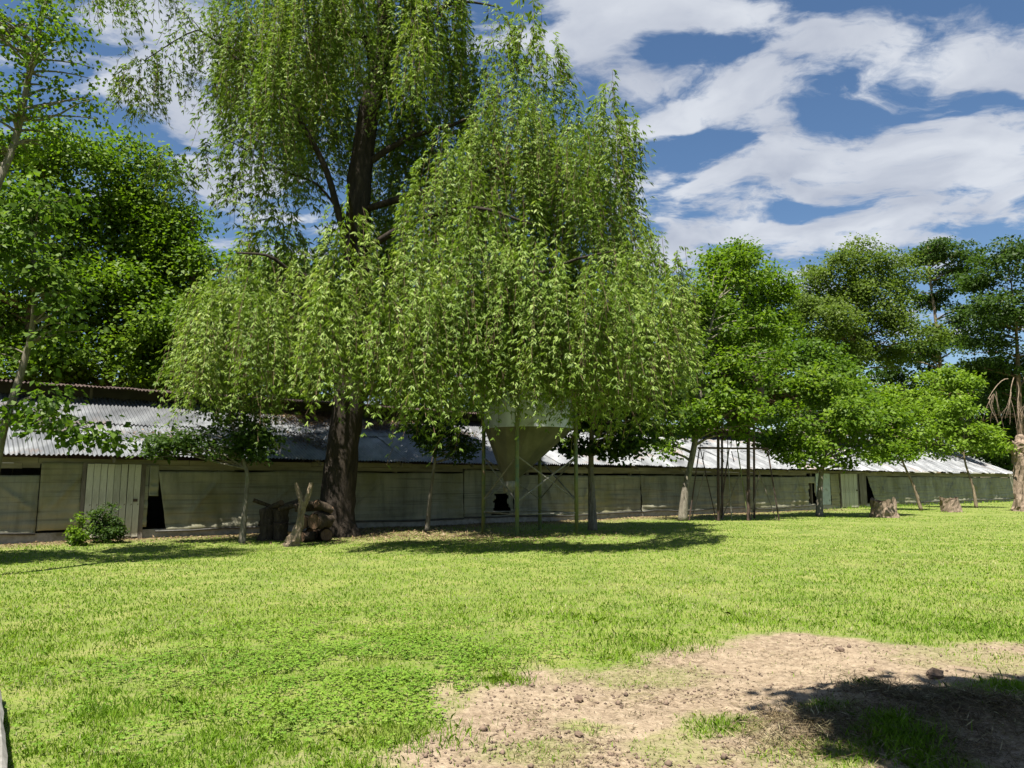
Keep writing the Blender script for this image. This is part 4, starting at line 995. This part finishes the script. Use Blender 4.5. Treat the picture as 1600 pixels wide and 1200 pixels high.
def grass():
    rr = np.random.default_rng(5)
    def gm(name, stops, tr=.35):
        m, nt, b = new_mat(name)
        c = ramp(nt, attr(nt, 'rnd'), stops)
        nz = noise(nt, .55, 5, .6, coord='World'); n2 = noise(nt, .9, 5, .65, coord='World', stretch=(.6, 1.5, 1))
        c = mixc(nt, mrange(nt, nz, .38, .62, 0, .7), c, mixc(nt, 1., c, (.68, .82, .8), 'MULTIPLY'))
        c = mixc(nt, mrange(nt, n2, .59, .72, 0, .45), c, (.38, .35, .13))
        n3 = noise(nt, 2.6, 4, .6, coord='World'); c = mixc(nt, mrange(nt, n3, .45, .65, 0, .5), c, mixc(nt, 1., c, (.62, .78, .7), 'MULTIPLY'))
        nt.links.new(c, b.inputs['Base Color']); b.inputs['Roughness'].default_value = .7; b.inputs['Specular IOR Level'].default_value = .12
        t = nt.nodes.new('ShaderNodeBsdfTranslucent'); nt.links.new(mixc(nt, 1., c, (1.2, 1.25, .6), 'MULTIPLY'), t.inputs['Color'])
        mx = nt.nodes.new('ShaderNodeMixShader'); mx.inputs[0].default_value = tr
        nt.links.new(b.outputs[0], mx.inputs[1]); nt.links.new(t.outputs[0], mx.inputs[2]); nt.links.new(mx.outputs[0], nt.nodes['Material Output'].inputs[0]); return m
    gmat = gm('grass_blade', [(0, (.10, .175, .013)), (.45, (.165, .265, .018)), (.8, (.25, .34, .035)), (.93, (.37, .36, .13)), (1, (.46, .40, .24))])
    n = 340000
    x, y = scatter_polar(n, 3.7, 75, rr, power=1.25)
    keep = (wall_o(x, y) < -.1); x, y = x[keep], y[keep]
    sm = soil_mask(x, y); dm = dry_mask(x, y); dn = fbm(x * .9, y * .9, 61, 4); tuft = fbm(x * 3.2, y * 3.2, 71, 3)
    o = wall_o(x, y); s_ = (x - WP[0]) * WD[0] + (y - WP[1]) * WD[1]
    u = rr.uniform(0, 1, len(x))
    keep = (u < (1 - sm) ** 1.5 * (1 - .72 * dm) * (.45 + .75 * sstep(.3, .5, tuft))) | (u < .012)
    x, y, sm, dm, dn, tuft, o, s_ = [a[keep] for a in (x, y, sm, dm, dn, tuft, o, s_)]
    d = np.hypot(x, y); lod = np.clip(d / 6.5, 1, 7)
    h = rr.uniform(.024, .05, len(x)) * (.75 + (.6 * sstep(.45, .68, tuft) + .7 * sstep(.66, .75, fbm(x * 1.1, y * 1.1, 83, 3))) * sstep(12, 6, d)) * np.clip(lod, 1, 1.5) * (1 - .5 * sm)
    h *= 1 + 5.0 * sstep(-1.9, -.3, o) * sstep(36, 44, s_) * rr.uniform(.4, 1, len(x))
    w = rr.uniform(.0042, .008, len(x)) * lod ** .8
    pale = sstep(.56, .68, fbm(x * .8, y * 1.6, 91, 4)) * .35 + .25 * dm
    rnd = np.clip(rr.normal(.42, .2, len(x)) + pale * rr.uniform(.2, 1.2, len(x)) + (rr.uniform(0, 1, len(x)) < .05) * .4, 0, 1)
    for px, py, rx, ry in [(893, 922, .5, .5), (985, 918, .8, .6), (1035, 925, .6, .6), (1120, 932, .7, .5), (960, 916, .4, .4), (1350, 884, .9, .8), (1395, 882, .6, .7), (1060, 900, .4, .5), (1160, 898, .4, .5), (290, 888, .9, .6), (740, 926, .35, .3), (1530, 950, .5, .5), (1510, 880, 1, .8), (185, 898, .9, .5), (520, 880, 1.2, .7)]:
        g = gnd(px, py); q = np.hypot((x - g[0]) / rx, (y - g[1]) / ry) + (fbm(x * 4, y * 4, 77, 3) - .5) * 1.4
        f_ = sstep(1.1, .35, q); rnd = np.where(rr.uniform(0, 1, len(x)) < f_ * .85, np.clip(rr.normal(.9, .06, len(x)), 0, 1), rnd)
    link('lawn_grass', blades('lawn_grass', x, y, h, w, np.abs(rr.normal(.55, .3, len(x))), gmat, rr, rnd), label='short bright green lawn grass with dry blades', cat='grass', kind='stuff')
    print('GRASS', len(x))
    # clover: small rounded leaflets held flat
    cmat = gm('clover_leaf', [(0, (.09, .165, .018)), (.5, (.145, .235, .026)), (1, (.22, .31, .045))], .3)
    CL = [(600, 1040, 1.25, 1), (480, 1050, 1.2, .9), (700, 1075, .8, 1), (420, 1010, 1.3, .7), (690, 1020, 1.0, .9), (300, 1090, .8, .6), (560, 1110, .8, .8), (380, 1130, .7, .6), (560, 980, 1.3, .6), (200, 1040, .9, .4)]
    X = []; Yy = []
    for px, py, r, wt_ in CL:
        g = gnd(px, py); nn = int(1600 * r * r * wt_); X.append(g[0] + rr.normal(0, r * .7, nn)); Yy.append(g[1] + rr.normal(0, r * .65, nn))
    x = np.concatenate(X); y = np.concatenate(Yy); k = (fbm(x * 2.2, y * 2.2, 95, 3) > .43) & (soil_mask(x, y) < .5); x, y = x[k], y[k]
    z = height(x, y) + rr.uniform(.02, .062, len(x))
    c = np.stack([x, y, z], 1); m = len(c)
    a0 = rr.uniform(0, 6.28, m); P = []; D = []
    for j in range(3):
        a = a0 + j * 2.094; P.append(c); D.append(np.stack([np.cos(a), np.sin(a), rr.normal(-.05, .2, m)], 1))
    P = np.vstack(P); D = unit(np.vstack(D)); N = unit(rr.normal(0, .28, (len(P), 3)) + [0, 0, 1]); S = unit(np.cross(D, N))
    Lf = rr.uniform(.012, .021, len(P))[:, None]
    V = np.stack([P, P + D * Lf * .5 + S * Lf * .5, P + D * Lf + S * Lf * .3, P + D * Lf - S * Lf * .3, P + D * Lf * .5 - S * Lf * .5], 1).reshape(-1, 3)
    link('clover', np_mesh('clover', V, np.arange(len(V)).reshape(-1, 5), cmat, rnd=np.clip(rr.normal(.5, .22, len(P)), 0, 1)), label='patches of dark green clover in the lawn beside the bare soil', cat='clover', kind='stuff')
    # taller grass tufts in the shaded corner and along the soil edge
    X = []; Yy = []; Hh = []
    for px, py, r, cnt, hh in [(1410, 1168, .2, 800, .11), (1385, 1145, .13, 450, .10), (1355, 1090, .10, 200, .08), (1550, 1108, .26, 600, .10), (1596, 1085, .25, 500, .10), (1130, 1140, .2, 300, .05), (1445, 1194, .16, 300, .09), (1285, 1118, .12, 140, .07), (790, 1062, .2, 500, .07), (1020, 1010, .5, 900, .07), (1490, 975, .8, 1300, .07), (640, 1150, .4, 800, .07)]:
        g = gnd(px, py); X.append(g[0] + rr.normal(0, r * .6, cnt)); Yy.append(g[1] + rr.normal(0, r * .5, cnt)); Hh.append(rr.uniform(.4, 1.1, cnt) * hh)
    x, y, h = map(np.concatenate, (X, Yy, Hh))
    link('tall_grass', blades('tall_grass', x, y, h, rr.uniform(.004, .007, len(x)), np.abs(rr.normal(.6, .3, len(x))), gmat, rr, np.clip(rr.normal(.32, .2, len(x)), 0, .9)), label='taller grass tufts growing in the bare soil', cat='grass', kind='stuff')
    # straw, dead stems and crumbs of earth on the bare soil
    smat = gm('straw', [(0, (.05, .032, .018)), (.55, (.13, .088, .05)), (.88, (.26, .20, .11)), (1, (.42, .34, .2))], .1)
    x, y = scatter_polar(60000, 3.7, 13, rr, power=1.1); x = np.abs(x) * np.where(rr.uniform(0, 1, len(x)) < .15, -1, 1)
    sm = soil_mask(x, y); k = (sm > .25) & (rr.uniform(0, 1, len(x)) < .25 + .6 * sstep(.5, .65, fbm(x * 2, y * 2, 97, 3))); x, y = x[k], y[k]
    # the raked heap in the shaded corner
    hx = []; hy = []
    for px, py, r, cnt in [(1300, 1140, .4, 2600), (1570, 1145, .35, 2400), (1450, 1130, .4, 2600), (1380, 1105, .3, 1400), (1590, 1110, .35, 1200), (1250, 1165, .35, 1200), (1480, 1180, .4, 1800)]:
        g = gnd(px, py); hx.append(g[0] + rr.normal(0, r * .6, cnt)); hy.append(g[1] + rr.normal(0, r * .45, cnt))
    lift = np.concatenate([np.zeros(len(x)), np.abs(rr.normal(0, .022, sum(map(len, hx))))])
    x = np.concatenate([x] + hx); y = np.concatenate([y] + hy); n = len(x)
    P = np.stack([x, y, height(x, y) + .006 + lift], 1); a = rr.uniform(0, 6.28, n)
    D = np.stack([np.cos(a), np.sin(a), rr.normal(0, .12, n) + (lift > 0) * rr.normal(.1, .25, n)], 1); Ln = rr.uniform(.02, .07, n) * (1 + (lift > 0) * .9)
    link('dry_straw', leaf_mesh('dry_straw', P, D, np.tile([0, 0, 1.0], (n, 1)) + rr.normal(0, .3, (n, 3)), Ln, rr.uniform(.003, .006, n), smat, np.clip(rr.normal(.5, .25, n), 0, 1)), label='scattered dry straw and dead stems on the bare soil', cat='straw', kind='stuff')
    # crumbs
    m_, nt, b = new_mat('clod'); nz = noise(nt, 20, 5); nt.links.new(ramp(nt, nz, [(.3, (.07, .047, .033)), (.7, (.19, .135, .095))]), b.inputs['Base Color']); b.inputs['Roughness'].default_value = 1; M['clod'] = m_
    x, y = scatter_polar(16000, 3.7, 11, rr, power=1.0); k = (soil_mask(x, y) > .6) & (rr.uniform(0, 1, len(x)) < .15 + sstep(.5, .68, fbm(x * 1.7, y * 1.7, 99, 3))); x, y = x[k], y[k]; n = len(x)
    r = rr.uniform(.004, .013, n) * (1 + (rr.uniform(0, 1, n) < .04) * 1.2)
    octv = np.array([(1, 0, 0), (-1, 0, 0), (0, 1, 0), (0, -1, 0), (0, 0, 1), (0, 0, -.6)], float); of = np.array([(0, 2, 4), (2, 1, 4), (1, 3, 4), (3, 0, 4), (2, 0, 5), (1, 2, 5), (3, 1, 5), (0, 3, 5)])
    c = np.stack([x, y, height(x, y) + r * .35], 1)
    V = (c[:, None, :] + octv[None] * r[:, None, None] * rr.uniform(.6, 1.4, (n, 6, 1))).reshape(-1, 3)
    Fc = (np.arange(n)[:, None, None] * 6 + of[None]).reshape(-1, 3)
    link('soil_crumbs', np_mesh('soil_crumbs', V, Fc, m_), label='small crumbs of earth strewn over the bare soil', cat='soil', kind='stuff')
grass()

def clods():
    rr = np.random.default_rng(33)
    for lbl, px, py, r in [('largest dark earth clod lying in the shade on the bare soil', 1462, 1066, .052), ('small dark clod alone on the sunlit bare soil', 904, 1093, .03),
                           ('crumbly dark clod beside the low scrape in the bare soil', 1312, 1026, .035), ('flat dark clod at the sunny edge of the shade', 1362, 1055, .022), ('little clod on the soil below the grass island', 905, 1152, .022)]:
        g = gnd(px, py); z = gz(g); n = 12; rows = 7; V = []
        for i in range(rows):
            f = math.pi * i / (rows - 1)
            for k in range(n):
                a = 2 * math.pi * k / n; q = r * (1 + .28 * (vnoise(np.array([a * 2 + px]), np.array([f * 3.]), 7)[0] - .5) * 2 + rr.uniform(-.07, .07))
                V.append((q * math.sin(f) * math.cos(a) * 1.25, q * math.sin(f) * math.sin(a), q * math.cos(f) * .85 + r * .55))
        o = MB().add(V, [(i * n + k, i * n + (k + 1) % n, (i + 1) * n + (k + 1) % n, (i + 1) * n + k) for i in range(rows - 1) for k in range(n)]).obj('earth_clod', M['clod'], None, False, label=lbl, cat='clod')
        o.location = (g[0], g[1], z)
clods()

def roof_litter():
    rr = np.random.default_rng(12)
    th = math.atan2(WD[1], WD[0]); sl = (TOP_Z - EAVE_Z) / (TOP_Y - EAVE_Y)
    S = []; T = []
    for px, t, r, n in [(445, 3.3, 1.5, 2600), (475, 3.9, .9, 1500), (400, 1.2, .9, 500), (620, 3.3, 1.7, 2200), (690, 2.6, 1.2, 900), (140, 1.0, .9, 220), (560, 3.0, 1.0, 700), (430, .6, .8, 300)]:
        S.append(wall_s(px) + 2.0 + rr.normal(0, r * .6, n)); T.append(t + rr.normal(0, r * .3, n))
    s, t = np.concatenate(S), np.concatenate(T); k = (t > EAVE_Y) & (t < TOP_Y - .1); s, t = s[k], t[k]; n = len(s)
    z = EAVE_Z + (t - EAVE_Y) * sl + .07 + np.abs(rr.normal(0, .03, n))
    P = np.stack([WP[0] + s * WD[0] + t * WN[0], WP[1] + s * WD[1] + t * WN[1], z], 1)
    D = rr.normal(0, 1, (n, 3)) * [1, 1, .3]; N = rr.normal(0, .35, (n, 3)) + [0, 0, 1]
    link('roof_litter', leaf_mesh('roof_litter', P, D, N, rr.uniform(.06, .15, n), rr.uniform(.02, .06, n), M['litter'], rr.uniform(0, 1, n)), label='brown fallen leaves lying in drifts on the shed roof', cat='leaf litter', kind='stuff')
    x = np.concatenate([rr.normal(-3, 3.2, 5000), WP[0] + rr.uniform(0, 40, 5000) * WD[0]]); 
    s = rr.uniform(0, 40, 5000); o = -np.abs(rr.normal(0, 1.1, 5000)) - .1
    x[5000:] = WP[0] + s * WD[0] + o * WN[0]; y = np.concatenate([rr.normal(23.0, 1.6, 5000), WP[1] + s * WD[1] + o * WN[1]])
    k = wall_o(x, y) < -.1; x, y = x[k], y[k]; n = len(x)
    P = np.stack([x, y, height(x, y) + .02], 1)
    link('ground_litter', leaf_mesh('ground_litter', P, rr.normal(0, 1, (n, 3)) * [1, 1, .2], rr.normal(0, .3, (n, 3)) + [0, 0, 1], rr.uniform(.05, .12, n), rr.uniform(.02, .05, n), M['litter'], rr.uniform(0, 1, n)), label='brown dead leaves on the ground under the willow and along the shed', cat='leaf litter', kind='stuff')
roof_litter()
